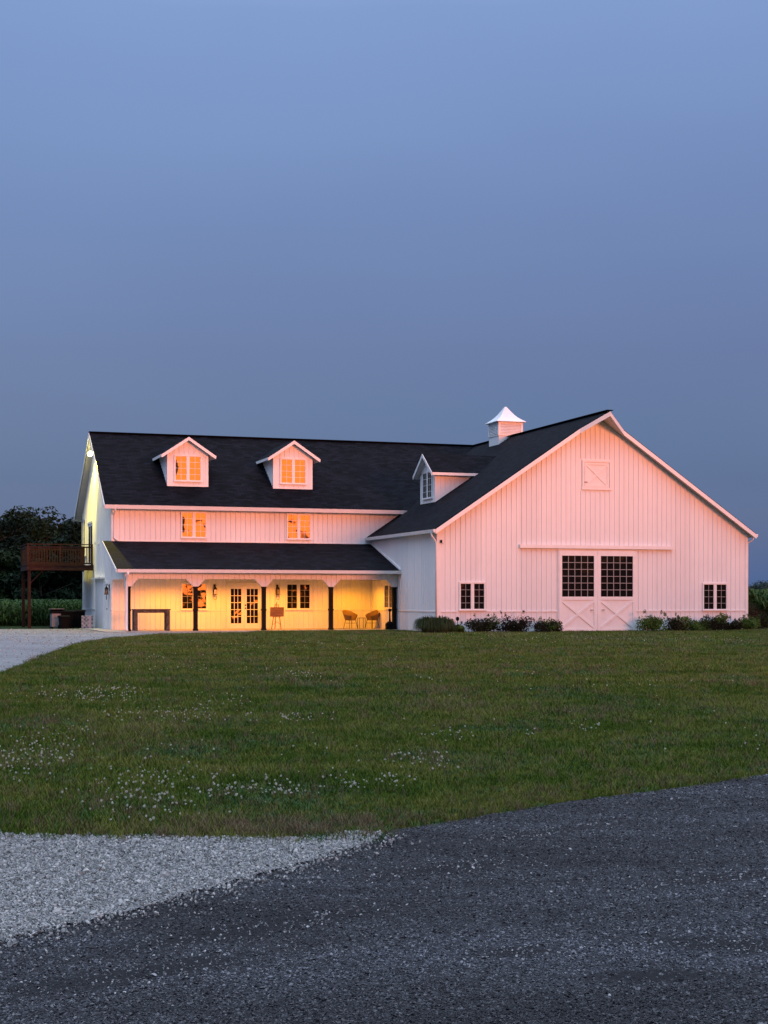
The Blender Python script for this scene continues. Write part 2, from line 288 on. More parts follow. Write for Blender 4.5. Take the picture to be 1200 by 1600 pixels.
# ------------------------------------------------------------------ scattering (stuff only)
def scatter(name, pts, protos, idx, rot, scl, label, cat, mat=None):
    me = bpy.data.meshes.new(name); me.from_pydata([tuple(p) for p in pts], [], [])
    for nm, ty, arr in (('idx', 'INT', idx), ('rot', 'FLOAT_VECTOR', rot), ('scl', 'FLOAT_VECTOR', scl)):
        a = me.attributes.new(nm, ty, 'POINT'); arr = np.asarray(arr)
        if ty == 'INT': a.data.foreach_set('value', arr.astype(np.int32))
        else: a.data.foreach_set('vector', arr.astype(np.float32).ravel())
    o = bpy.data.objects.new(name, me); C.objects.link(o); tag(o, label, cat, kind='stuff')
    ng = bpy.data.node_groups.new(name, 'GeometryNodeTree')
    ng.interface.new_socket('Geometry', in_out='INPUT', socket_type='NodeSocketGeometry'); ng.interface.new_socket('Geometry', in_out='OUTPUT', socket_type='NodeSocketGeometry')
    n = ng.nodes; l = ng.links; gi = n.new('NodeGroupInput'); go = n.new('NodeGroupOutput')
    ip = n.new('GeometryNodeInstanceOnPoints'); l.new(gi.outputs[0], ip.inputs['Points']); l.new(ip.outputs[0], go.inputs[0])
    j = n.new('GeometryNodeJoinGeometry')
    for pm in reversed(protos):
        po = bpy.data.objects.new(pm.name, pm)
        oi = n.new('GeometryNodeObjectInfo'); oi.inputs['Object'].default_value = po; oi.inputs['As Instance'].default_value = True
        l.new(oi.outputs['Geometry'], j.inputs[0])
    l.new(j.outputs[0], ip.inputs['Instance']); ip.inputs['Pick Instance'].default_value = True
    def attr(nm, ty):
        a = n.new('GeometryNodeInputNamedAttribute'); a.data_type = ty; a.inputs['Name'].default_value = nm; return a.outputs['Attribute']
    l.new(attr('idx', 'INT'), ip.inputs['Instance Index'])
    l.new(attr('rot', 'FLOAT_VECTOR'), ip.inputs['Rotation']); l.new(attr('scl', 'FLOAT_VECTOR'), ip.inputs['Scale'])
    md = o.modifiers.new('scatter', 'NODES'); md.node_group = ng
    return o

# ------------------------------------------------------------------ the ground
def sheet(name, pts, z, mat, cuts=0, jit=0, seed=1):
    r = random.Random(seed); P = []
    for i, a in enumerate(pts):
        b = pts[(i+1) % len(pts)]; d = math.hypot(b[0]-a[0], b[1]-a[1]); k = max(1, int(d / cuts)) if cuts and d < 25 else 1
        nx, ny = -(b[1]-a[1]) / max(d, 1e-6), (b[0]-a[0]) / max(d, 1e-6)
        for q in range(k):
            t = q / k; o = (r.random() - .5) * 2 * jit * (q > 0)
            P.append((a[0] + (b[0]-a[0])*t + nx*o, a[1] + (b[1]-a[1])*t + ny*o, z))
    bm = bmesh.new(); vs = [bm.verts.new(p) for p in P]; es = [bm.edges.new((vs[i], vs[(i+1) % len(vs)])) for i in range(len(vs))]
    bmesh.ops.triangle_fill(bm, edges=es, use_beauty=True)
    for f in bm.faces:
        f.normal_update()
        if f.normal.z < 0: f.normal_flip()
    me = bpy.data.meshes.new(name); bm.to_mesh(me); bm.free(); me.materials.append(mat)
    o = bpy.data.objects.new(name, me); C.objects.link(o); return tag(o, kind='structure')
sheet('ground', [(-4000, -4000), (4000, -4000), (4000, 4000), (-4000, 4000)], 0, M['turf'])
FRONT = [(-9, 8.8), (-2.29, 8.83), (-1.79, 8.78), (-1.02, 8.73), (-.45, 8.71), (-.19, 8.95), (.02, 9.0), (.62, 9.62), (1.35, 10.38), (2.14, 11.01), (3.11, 11.97), (6, 14.0), (14, 18), (60, 36)]
LEFT = [(8.8, -9), (12, -8), (18, -7.5), (24, -7.2), (28.1, -7.31), (30.8, -7.59), (37.8, -8.6), (46.4, -9.63), (53.1, -9.65), (58.3, -8.83), (59.85, -7.5), (60.9, -5.6)]
fx, fy = zip(*FRONT); ly, lx = zip(*LEFT)
road = [(-1.0, 8.4)] + [p for p in FRONT if p[0] > -.1] + [(60, 24), (16, 5.5), (7, -1.5), (0, -4.5), (-14, -7), (-60, -9), (-60, 0), (-8, 5.0)]
sheet('asphalt_road', road, .008, M['asphalt'], .12, .02, 3)
sl = W(-12.9, 4.62); se = W(-13.0, 9.2); sb = W(-12.2, 12); sbk = W(-12.2, 23)
drive = [(.0, 8.9), (-.15, 8.44), (-.6, 7.66), (-1.09, 6.79), (-1.58, 6.1), (-3.2, 4.2), (-8, 1.5), (-40, 1), (-60, 40), (-55, 66), tuple(W(-19, 12.6)[:2]), tuple(W(-13.2, 12.8)[:2]), tuple(sb[:2]), tuple(se[:2]), tuple(sl[:2]), tuple(W(-6.5, 4.62)[:2])] \
      + [(x, y) for y, x in reversed(LEFT)] + [p for p in FRONT if -9 < p[0] < .01]
sheet('gravel_drive', drive, .016, M['gravel'], .12, .03, 5)
# far rise on the right with pale fields
hv, hf = [], []
for j in range(12):
    for i in range(40):
        y = 700 + j * 110; x = -1600 + i * 85
        z = 8.5 * (1 - math.exp(-(j / 4.5) ** 2)) * (.8 + .3 * math.sin(i * .37 + 1)) - .3
        hv.append((x, y, z))
for j in range(11):
    for i in range(39): a = j*40+i; hf.append((a, a+1, a+41, a+40))
hm = MB(); hm.v, hm.f = hv, hf
tag(hm.build('far_hill', simple('far_field', (.055, .085, .05), (.085, .115, .065), .9, .01), smooth=True), kind='structure')

# ------------------------------------------------------------------ the building
P = 2 / 3; RZ = 9.33; BW = 14.63; HC = BW / 2; WV = 8.80; WRV = 14.05; WU = -12.08; RT = .17
house = empty('barn', (X0, Y0, 0), TH, 'long white metal-sided barn with dark shingle roof, porch wing and big front gable', 'barn')
RIB = .2286
def front(plane): return lambda a, d, z: (a, plane - d, z)      # faces -v (towards the road)
def left(plane): return lambda a, d, z: (plane - d, a, z)       # faces -u
def right(plane): return lambda a, d, z: (plane + d, a, z)
def back(plane): return lambda a, d, z: (a, plane + d, z)
def wall(mapf, a0, a1, z0, prof, holes=(), thick=.14, ribs=True, zb=None, name='wall', proud=.024):
    # prof: list of (a, z) along the top
    m = MB(); ov = [mapf(a, 0, z) for a, z in ([(a0, z0), (a1, z0)] if zb is None else zb)]
    top = [mapf(a, 0, z) for a, z in reversed(prof)]
    d0 = Vector(mapf(0, -thick, 0)) - Vector(mapf(0, 0, 0)); m.prism(ov + top, d0)
    A, Z = zip(*prof)
    if ribs:
        n = int((a1 - a0) / RIB)
        for k in range(n):
            a = a0 + .11 + k * RIB
            if a > a1 - .05: break
            zt = min(float(np.interp(a - .03, A, Z)), float(np.interp(a + .03, A, Z))) - .01
            zl = z0 if zb is None else float(np.interp(a, *zip(*sorted(zb)))) + .005
            iv = [(zl, zt)]
            for h0, h1, k0, k1 in holes:
                if h0 < a < h1:
                    nv = []
                    for p, q in iv:
                        if k1 <= p or k0 >= q: nv.append((p, q)); continue
                        if k0 > p: nv.append((p, k0))
                        if k1 < q: nv.append((k1, q))
                    iv = nv
            pd = proud * (1.35 if k % 4 == 0 else 1)
            for p, q in iv:
                if q - p < .03: continue
                m.prism([mapf(a-.032, -.001, p), mapf(a-.014, pd, p), mapf(a+.014, pd, p), mapf(a+.032, -.001, p)], (0, 0, q - p))
    return m.build(name, M['siding'], house)
def slabs(name, polys, mat, t_top=.05, soff=True):
    m = MB()
    for p in polys: m.prism([Vector(q) for q in p], (0, 0, -t_top))
    r = m.build(name, mat, house)
    if soff:
        s = MB()
        for p in polys:
            c = sum((Vector(q) for q in p), Vector()) / len(p)
            s.prism([Vector(q) + ((c - Vector(q)).normalized() * .03) + Vector((0, 0, -t_top - .004)) for q in p], (0, 0, -(RT - t_top - .01)))
        s.build('soffit', M['soffit'], r)
    return r
def trimbox(name, mapf, a0, a1, d0, d1, z0, z1, mat='trim', parent=None):
    m = MB(); p, q = mapf(a0, d0, z0), mapf(a1, d1, z1)
    m.box(min(p[0], q[0]), max(p[0], q[0]), min(p[1], q[1]), max(p[1], q[1]), z0, z1); return m.build(name, M[mat], parent or house)

def pane_mesh(m, mapf, a0, a1, z0, z1, d, bulge, n=6, tilt=(0, 0)):
    o = len(m.v)
    for j in range(n+1):
        for i in range(n+1):
            x, y = i/n*2-1, j/n*2-1
            m.v.append(mapf(a0+(a1-a0)*i/n, d + bulge*(1-x*x)*(1-y*y) + tilt[0]*x + tilt[1]*y, z0+(z1-z0)*j/n))
    for j in range(n):
        for i in range(n): a = o+j*(n+1)+i; m.f.append((a, a+1, a+n+2, a+n+1))
wr = random.Random(21)
def window(mapf, a0, a1, z0, z1, cols=2, rows=4, sashes=2):
    cas = .046; mul = .105; m = MB()
    def b(p0, p1, q0, q1, d0, d1):
        s, e = mapf(p0, d0, q0), mapf(p1, d1, q1); m.box(min(s[0], e[0]), max(s[0], e[0]), min(s[1], e[1]), max(s[1], e[1]), q0, q1)
    b(a0, a1, z1-cas, z1, -.02, .07); b(a0-.02, a1+.02, z0-.01, z0+cas, -.02, .09)
    b(a0, a0+cas, z0+cas, z1-cas, -.02, .068); b(a1-cas, a1, z0+cas, z1-cas, -.02, .068)
    sw = (a1 - a0 - 2*cas - (sashes-1)*mul) / sashes
    for k in range(1, sashes): c = a0+cas+k*sw+(k-1)*mul; b(c, c+mul, z0+cas, z1-cas, -.02, .066)
    w = m.build('window', M['trim'], house)
    for k in range(sashes):
        s0 = a0+cas+k*(sw+mul); g = MB(); pane_mesh(g, mapf, s0, s0+sw, z0+cas, z1-cas, .032, wr.choice((-1, 1))*(wr.uniform(.0035, .006) if z0 > 4 else wr.uniform(.001, .003)), 10, (wr.uniform(-.003, .003), wr.uniform(-.003, .003)))
        g.build('pane', M['glass'], w, smooth=True)
        f = MB(); e = .022
        def fb(p0, p1, q0, q1, d1=.052):
            s_, e_ = mapf(p0, .03, q0), mapf(p1, d1, q1); f.box(min(s_[0], e_[0]), max(s_[0], e_[0]), min(s_[1], e_[1]), max(s_[1], e_[1]), q0, q1)
        fb(s0, s0+e, z0+cas, z1-cas, .056); fb(s0+sw-e, s0+sw, z0+cas, z1-cas, .056); fb(s0+e, s0+sw-e, z0+cas, z0+cas+e, .056); fb(s0+e, s0+sw-e, z1-cas-e, z1-cas, .056)
        f.build('sash', M['trim'], w); f = MB()
        for i in range(1, cols): x = s0+sw*i/cols; fb(x-.008, x+.008, z0+cas+e, z1-cas-e, .044)
        for i in range(1, rows): z = z0+cas+(z1-z0-2*cas)*i/rows; fb(s0+e, s0+sw-e, z-.008, z+.008, .0455)
        f.build('muntin_grid', M['trim' if z0 > 4 else 'grille'], w)
    return w
def pad(h, k=.05): return (h[0]-k, h[1]+k, h[2]-k, h[3]+k)

# --- barn walls
fb_ = front(0)
BL, BR = (.93, 2.11, .92, 2.10), (12.37, 13.62, .89, 2.10); LOFT = (6.55, 7.93, 6.06, 7.33); DOOR = (5.44, 9.08, 0, 3.50); TRK = (3.64, 10.89, 3.50, 3.70)
def rz(u): return RZ - P * abs(u - HC) - RT
wall(fb_, 0, BW, 0, [(0, rz(0)), (HC, rz(HC)), (BW, rz(BW))], [pad(BL), pad(BR), pad(LOFT), DOOR, TRK, (0, BW, .855, .915)])
SWIN = (5.50, 6.78, .95, 2.07)
wall(left(0), .0, WV, 0, [(.14, rz(0)), (WV, rz(0))], [pad(SWIN), (-1, 20, .855, .915), (4.6, 9, 2.3, 4.05)], zb=[(.14, 0), (WV, 0)])
wall(right(BW), .14, 24.4, 0, [(.14, rz(0)), (24.4, rz(0))])
wall(back(24.4), .14, BW-.14, 0, [(.14, rz(.14)), (HC, rz(HC)), (BW-.14, rz(.14))])
wall(left(0), 19.3, 24.26, 0, [(19.3, rz(0)), (24.26, rz(0))])
trimbox('corner_trim', fb_, -.05, .10, .0, .035, 0, rz(0)-.02); trimbox('corner_trim', fb_, BW-.10, BW+.03, 0, .035, 0, rz(0)-.02)
for a0, a1 in ((.10, BL[0]-.06), (BL[1]+.06, DOOR[0]), (DOOR[1], BR[0]-.06), (BR[1]+.06, BW-.10)): trimbox('wainscot_band', fb_, a0, a1, 0, .032, .86, .91)
trimbox('wainscot_band', left(0), .0, SWIN[0]-.06, .0, .032, .86, .91); trimbox('wainscot_band', left(0), SWIN[1]+.06, WV-.03, .0, .032, .86, .91)
# --- barn roof with the prow over the front gable
OV = .35; e0, e1 = -.24, BW+.24
def bz(u): return RZ - P * abs(u - HC)
def vb(v): return v - (WRV - HC)                      # valley u at v (front)
bl = [(e0, -OV), (HC-1.05, -OV), (HC, -1.1), (HC, WRV), (vb(WV), WV), (e0, WV)]
br_ = [(e1, -OV), (HC+1.05, -OV), (HC, -1.1), (HC, 24.75), (e1, 24.75)]
bl2 = [(HC, WRV), (HC, 24.75), (e0, 24.75), (e0, 19.3), (2.0, 19.3)]
slabs('roof', [[(u, v, bz(u)) for u, v in q] for q in (bl, br_, bl2)], M['shing_v'])
def rake(pts, h=.2, t=.03, out=(0, -1, 0)):
    m = MB(); o = Vector(out) * t
    for p, q in zip(pts[:-1], pts[1:]):
        p, q = Vector(p), Vector(q); m.prism([p + Vector((0,0,-.045)), q + Vector((0,0,-.045)), q + Vector((0,0,-.045-h)), p + Vector((0,0,-.045-h))], o)
    return m.build('rake_board', M['trim'], house)
rake([(e0, -OV-.012, bz(e0)), (HC-1.05, -OV-.012, bz(HC-1.05)), (HC, -1.112, RZ)], .19)
rake([(HC, -1.112, RZ), (HC+1.05, -OV-.012, bz(HC+1.05)), (e1, -OV-.012, bz(e1))], .19)
m = MB(); m.prism([(e0-.10, -OV-.02, bz(e0)-.035), (e0-.004, -OV-.02, bz(e0)-.035), (e0-.004, -OV-.02, bz(e0)-.17), (e0-.07, -OV-.02, bz(e0)-.17)], (0, WV+OV, 0)); m.build('gutter', M['trim'], house)
m = MB(); m.prism([(e1+.10, -OV-.02, bz(e0)-.035), (e1+.004, -OV-.02, bz(e0)-.035), (e1+.004, -OV-.02, bz(e0)-.17), (e1+.07, -OV-.02, bz(e0)-.17)], (0, 25, 0)); m.build('gutter', M['trim'], house)
MB().tube([(-.30, -.05, 4.14), (-.28, -.05, 4.0), (-.12, -.03, 3.80), (-.075, -.03, 3.68), (-.075, -.03, .1)], .038).build('downspout', M['trim'], house, smooth=True)
MB().tube([(BW+.30, -.05, 4.14), (BW+.27, -.05, 4.02), (BW+.10, .05, 3.90), (BW+.075, .06, 3.8), (BW+.075, .06, .1)], .03).build('downspout', M['trim'], house, smooth=True)

# --- big sliding doors
def barn_door(a0, a1, p0, p1, handle_u):
    m = MB(); d0, d1 = .045, .085
    def b(x0, x1, z0, z1, e0=d0, e1=d1): m.box(x0, x1, -e1, -e0, z0, z1)
    zt, zb_ = 3.24, 1.50
    b(a0, p0, .03, 3.46); b(p1, a1, .03, 3.46); b(p0, p1, zt, 3.46); b(p0, p1, 1.36, zb_); b(p0, p1, .03, .14); b(p0, p1, .14, 1.36, d0, d1-.028)
    d = m.build('barn_door', M['trim'], house)
    w_, h_ = (p1-p0)/5, (zt-zb_)/6
    for i in range(5):
        for j in range(6):
            g = MB(); pane_mesh(g, fb_, p0+i*w_, p0+(i+1)*w_, zb_+j*h_, zb_+(j+1)*h_, .060, wr.uniform(-.0012, .0012), 3, (wr.uniform(-.001, .001), wr.uniform(-.0012, .0012))); g.build('pane', M['glass'], d, smooth=True)
    mm = MB()
    for i in range(1, 5): mm.box(p0+i*w_-.011, p0+i*w_+.011, -.079, -.05, zb_, zt)
    for j in range(1, 6): mm.box(p0, p1, -.0775, -.05, zb_+j*h_-.011, zb_+j*h_+.011)
    mm.build('muntin_grid', M['grille'], d)
    for s in (0, 1):
        x = MB(); q0, q1 = (p0, p1) if s else (p1, p0)
        x.bar((q0, -.073-.003*s, .18), (q1, -.073-.003*s, 1.32), .09, .022, (0, 1, 0)); x.build('cross_brace', M['trim'], d)
    h = MB(); h.bar((handle_u-.07, -.115, .93), (handle_u+.07, -.115, .93), .03, .03); h.box(handle_u-.05, handle_u-.03, -.115, -.085, .918, .942); h.box(handle_u+.03, handle_u+.05, -.115, -.085, .918, .942); h.build('handle', M['grey_metal'], d)
barn_door(5.45, 7.25, 5.59, 7.09, 6.98); barn_door(7.258, 9.07, 7.41, 8.94, 7.52)
trimbox('door_track', fb_, 3.64, 10.89, .02, .13, 3.54, 3.69)
trimbox('door_jamb', fb_, 5.40, 5.446, .0, .05, 0, 3.5); trimbox('door_jamb', fb_, 9.075, 9.12, .0, .05, 0, 3.5)
# loft door
m = MB(); u0, u1, z0, z1 = LOFT
for q in ((u0, u1, z1-.09, z1), (u0-.02, u1+.02, z0, z0+.09), (u0, u0+.09, z0+.09, z1-.09), (u1-.09, u1, z0+.09, z1-.09)): m.box(q[0], q[1], -.06, 0, q[2], q[3])
m.box(u0+.09, u1-.09, -.02, 0, z0+.09, z1-.09); lo = m.build('loft_door', M['trim'], house)
m = MB(); q0, q1, r0, r1 = u0+.13, u1-.13, z0+.13, z1-.13
for q in ((q0, q1, r1-.07, r1), (q0, q1, r0, r0+.07), (q0, q0+.07, r0+.07, r1-.07), (q1-.07, q1, r0+.07, r1-.07)): m.box(q[0], q[1], -.042, -.02, q[2], q[3])
m.build('leaf_frame', M['trim'], lo)
MB().bar((q0+.06, -.030, r1-.06), (q1-.06, -.030, r0+.06), .07, .02, (0, 1, 0)).build('cross_brace', M['trim'], lo)
MB().bar((q0+.06, -.027, r0+.06), (q1-.06, -.027, r1-.06), .07, .02, (0, 1, 0)).build('cross_brace', M['trim'], lo)
m = MB(); m.box(u0+.1, u0+.24, -.06, -.04, 6.36, 6.40); m.build('latch', M['grey_metal'], lo)
window(fb_, *BL); window(fb_, *BR); window(left(0), *SWIN)

# --- wing walls
fw = front(WV)
def wz(v): return RZ - P * abs(v - WRV)
WL1, WL2 = (-9.02, -7.80, .90, 2.13), (-4.16, -2.96, .90, 2.13); WU1, WU2 = (-9.02, -7.83, 4.13, 5.33), (-4.13, -2.96, 4.13, 5.33); FD = (-6.92, -5.30, 0, 2.06)
wt = wz(WV) - RT
wall(fw, WU, 2.0, 0, [(WU, wt), (2.0, wt)], [pad(x) for x in (WL1, WL2, WU1, WU2)] + [FD, (-13, 3, .855, .915), (-13, 3, 3.9, 4.02)])
wall(left(WU), WV+.14, 19.3, 0, [(WV+.14, wz(WV+.14)-RT), (WRV, RZ-RT), (19.3, wz(19.3)-RT)], [(9.7, 10.9, 0, 2.2), (11.1, 14.2, 0, 2.35), (14.9, 16.95, 2.9, 5.2), (17.75, 19.15, 3.5, 5.45), (9, 20, .855, .915)])
wall(back(19.3), WU, 2.0, 0, [(WU, wt), (2.0, wt)])
trimbox('corner_trim', fw, WU-.03, WU+.09, 0, .035, 0, wt-.02)
for a0, a1 in ((WU+.09, WL1[0]-.06), (WL1[1]+.06, FD[0]), (FD[1], WL2[0]-.06), (WL2[1]+.06, -.04)): trimbox('wainscot_band', fw, a0, a1, 0, .032, .86, .91)
trimbox('wainscot_band', left(WU), 14.2, 19.3, 0, .032, .86, .91)
trimbox('roof_flashing', fw, WU+.1, -.3, .0, .03, 3.93, 4.01)
for q in (WL1, WL2, WU1, WU2): window(fw, *q)
# --- wing roof, small prow at the far gable
r0u = -12.44
wfp = [(r0u, WV-.4), (r0u+.035, WRV-2.2), (r0u+.03, WRV), (HC, WRV), (vb(WV-.4), WV-.4)]
wbp = [(r0u, 19.7), (r0u+.035, WRV+2.2), (r0u+.03, WRV), (HC, WRV), (1.665, 19.7)]
wroof = slabs('roof', [[(u, v, wz(v)) for u, v in q] for q in (wfp, wbp)], M['shing_u'])
rake([(r0u-.012, WV-.4, wz(WV-.4)), (r0u+.023, WRV-2.2, wz(WRV-2.2)), (r0u+.018, WRV, RZ)], .17, .03, (-1, 0, 0))
rake([(r0u+.018, WRV, RZ), (r0u+.023, WRV+2.2, wz(WRV+2.2)), (r0u-.012, 19.7, wz(19.7))], .17, .03, (-1, 0, 0))
MB().bar((r0u+.01, WRV, RZ+.012), (HC, WRV, RZ+.012), .30, .03).build('ridge_cap', M['shing_u'], house)
MB().bar((HC, -1.12, RZ+.014), (HC, 24.7, RZ+.014), .30, .03).build('ridge_cap', M['shing_v'], house)
ez = wz(WV-.4)
m = MB(); m.prism([(r0u-.03, WV-.52, ez-.02), (r0u-.03, WV-.404, ez-.02), (r0u-.03, WV-.404, ez-.19), (r0u-.03, WV-.48, ez-.19)], (14.05, 0, 0)); m.build('gutter', M['trim'], house)
m = MB(); m.box(r0u-.03, 1.6, 19.704, 19.82, ez-.19, ez-.02); m.build('gutter', M['trim'], house)
MB().tube([(-12.0, WV-.46, ez-.15), (-12.0, WV-.40, ez-.27), (-12.0, WV-.10, ez-.42), (-12.0, WV-.075, ez-.5), (-12.0, WV-.075, 4.10), (-11.85, WV-.16, 3.98)], .04).build('downspout', M['trim'], house, smooth=True)

# --- dormers
def dormer(mapf, mapd, ac, hw, zb, zt, slope, win, axis_mat, ov_f=.27, ov_s=.30, d_back=3.3):
    # mapf(a, d, z): d towards the viewer of the dormer face; roof plane behind rises at P
    m = MB(); pz = lambda a: zt - slope * abs(a - ac)
    poly = [(ac-hw, zb-.02), (ac+hw, zb-.02), (ac+hw, pz(ac+hw)-.14), (ac, zt-.14), (ac-hw, pz(ac-hw)-.14)]
    off = Vector(mapf(0, -d_back, 0)) - Vector(mapf(0, 0, 0)); m.prism([mapf(a, 0, z) for a, z in poly], off)
    k = 0; a = ac - hw + .10
    while a < ac + hw - .05:
        iv = [(zb, pz(a)-.16)]
        if win[0]-.05 < a < win[1]+.05: iv = [(zb, win[2]-.05), (win[3]+.05, pz(a)-.16)]
        for p, q in iv:
            if q - p > .04: m.prism([mapf(a-.03, -.001, p), mapf(a-.013, .02, p), mapf(a+.013, .02, p), mapf(a+.03, -.001, p)], (0, 0, q-p))
        a += RIB
    for s in (-1, 1):                                 # ribs on the cheeks
        d = .25
        while d < d_back - .5:
            z0 = zb + P * d; z1 = pz(ac+hw) - .16
            if z1 - z0 > .05:
                b0 = mapf(ac+s*hw, -d, 0); c = [mapf(ac+s*(hw+e), -d+f, z0) for e, f in ((-.001, -.03), (.018, -.013), (.018, .013), (-.001, .03))]; m.prism(c, (0, 0, z1-z0))
            d += RIB
    dw = m.build('dormer', M['siding'], house)
    ez = zt - slope * (hw + ov_s); db = (ez - zb) / P; rb = (zt - zb) / P
    rp = []
    for s in (-1, 1): rp.append([mapf(ac, ov_f, zt), mapf(ac+s*(hw+ov_s), ov_f, ez), mapf(ac+s*(hw+ov_s), -db-.02, ez), mapf(ac, -rb-.02, zt)])
    r = MB(); so = MB()
    for q in rp:
        r.prism([Vector(p) for p in q], (0, 0, -.04))
        c = sum((Vector(p) for p in q), Vector()) / 4
        so.prism([Vector(p) + (c-Vector(p)).normalized()*.02 + Vector((0, 0, -.043)) for p in q], (0, 0, -.085))
    r.build('dormer_roof', axis_mat, dw); so.build('dormer_soffit', M['soffit'], dw)
    tr = MB(); out = Vector(mapf(0, .028, 0)) - Vector(mapf(0, 0, 0))
    for s in (-1, 1):
        p, q = Vector(mapf(ac, ov_f+.003, zt-.02)), Vector(mapf(ac+s*(hw+ov_s+.0), ov_f+.003, ez-.02)); dz = Vector((0, 0, -.15)); tr.prism([p, q, q+dz, p+dz], out)
    tr.build('dormer_rake', M['trim'], dw)
    for s in (-1, 1):
        fa = MB(); a_ = ac+s*(hw+ov_s+.004); sd_ = Vector(mapf(s*.024, 0, 0)) - Vector(mapf(0, 0, 0)); p, q = Vector(mapf(a_, ov_f, ez-.015)), Vector(mapf(a_, -db-.05, ez-.015)); dz = Vector((0, 0, -.12)); fa.prism([p, q, q+dz, p+dz], sd_)
        fa.build('dormer_fascia', M['trim'], dw)
    ct = MB()
    for s in (-1, 1):
        a_ = ac+s*(hw-.05); p, q = mapf(a_-.06, -.003, zb), mapf(a_+.06, .03, zb); ct.box(min(p[0], q[0]), max(p[0], q[0]), min(p[1], q[1]), max(p[1], q[1]), zb-.01, ez-.05+.04)
    p, q = mapf(ac-hw+.11, -.003, zb), mapf(ac+hw-.11, .027, zb); ct.box(min(p[0], q[0]), max(p[0], q[0]), min(p[1], q[1]), max(p[1], q[1]), zb-.01, zb+.05)
    ct.build('dormer_corner', M['trim'], dw)
    window(mapf, *win)
dormer(front(9.88), None, -8.49, .94, 6.55, 8.80, P, (-9.12, -7.85, 6.76, 7.97), M['shing_v'])
dormer(front(9.88), None, -3.53, .94, 6.55, 8.80, P, (-4.15, -2.88, 6.76, 7.97), M['shing_v'])
dormer(left(2.02), None, 6.63, .97, 5.80, 8.06, .74, (6.0, 7.26, 5.98, 7.24), M['shing_u'])

# --- cupola
m = MB(); cu0, cu1, cv0, cv1 = 6.70, 7.93, 9.40, 10.63
m.box(cu0, cu1, cv0, cv1, 8.6, 10.02); m.box(cu0-.03, cu1+.03, cv0-.03, cv1+.03, 9.36, 9.41); m.box(cu0-.03, cu1+.03, cv0-.03, cv1+.03, 9.96, 10.02)
for a, b in ((cu0, cv0), (cu1, cv0), (cu0, cv1), (cu1, cv1)): m.box(a-.035 if a == cu0 else a-.09, a+.09 if a == cu0 else a+.035, b-.035 if b == cv0 else b-.09, b+.09 if b == cv0 else b+.035, 9.41, 9.96)
cup = m.build('cupola', M['trim'], house)
m = MB()
for k in range(7):
    z = 9.46 + k * .071
    m.prism([(cu0+.09, cv0-.002, z+.05), (cu0+.09, cv0-.034, z), (cu0+.09, cv0-.028, z-.006), (cu0+.09, cv0-.002, z+.02)], (cu1-cu0-.18, 0, 0))
    m.prism([(cu0-.002, cv0+.09, z+.05), (cu0-.034, cv0+.09, z), (cu0-.028, cv0+.09, z-.006), (cu0-.002, cv0+.09, z+.02)], (0, cv1-cv0-.18, 0))
    m.prism([(cu1+.002, cv0+.09, z+.05), (cu1+.034, cv0+.09, z), (cu1+.028, cv0+.09, z-.006), (cu1+.002, cv0+.09, z+.02)], (0, cv1-cv0-.18, 0))
m.build('louver', M['trim'], cup)
m = MB(); cc = ((cu0+cu1)/2, (cv0+cv1)/2); rings = [(.77, 10.03), (.77, 10.06), (.62, 10.16), (.47, 10.28), (.33, 10.43), (.19, 10.62), (.05, 10.83), (.02, 10.85)]
for r, z in rings: m.v += [(cc[0]-r, cc[1]-r, z), (cc[0]+r, cc[1]-r, z), (cc[0]+r, cc[1]+r, z), (cc[0]-r, cc[1]+r, z)]
for i in range(len(rings)-1):
    for k in range(4): m.f.append((i*4+k, i*4+(k+1) % 4, i*4+4+(k+1) % 4, i*4+4+k))
m.f += [(3, 2, 1, 0), tuple(len(m.v)-4+k for k in range(4))]; m.build('cupola_roof', M['trim'], cup)

# --- porch
PV = 5.05; PE = 4.62; pz0, pz1 = 2.655, 3.97; ps = (pz1-pz0) / (WV-PE)
def prz(v): return pz0 + ps * (v - PE)
slabs('porch_roof', [[(-12.48, PE, pz0), (-.002, PE, pz0), (-.002, WV-.002, pz1), (-12.48, WV-.002, pz1)]], M['shing_u'], .05, False)
m = MB(); m.prism([(-12.46, PE-.10, pz0-.012), (-12.46, PE-.003, pz0-.012), (-12.46, PE-.003, pz0-.15), (-12.46, PE-.07, pz0-.15)], (12.44, 0, 0)); m.build('gutter', M['trim'], house)
m = MB(); m.prism([(-12.485, PE, pz0-.01), (-12.485, WV, pz1-.01), (-12.485, WV, pz1-.15), (-12.485, PE, pz0-.15)], (-.025, 0, 0)); m.build('rake_board', M['trim'], house)
MB().bar((-.03, PE, pz0+.03), (-.03, WV, pz1+.03), .05, .09).build('roof_flashing', M['trim'], house)
PU = [-11.92, -9.07, -6.09, -3.07, -.13]; bz_b, bz_p, pw = 2.25, 1.93, .11
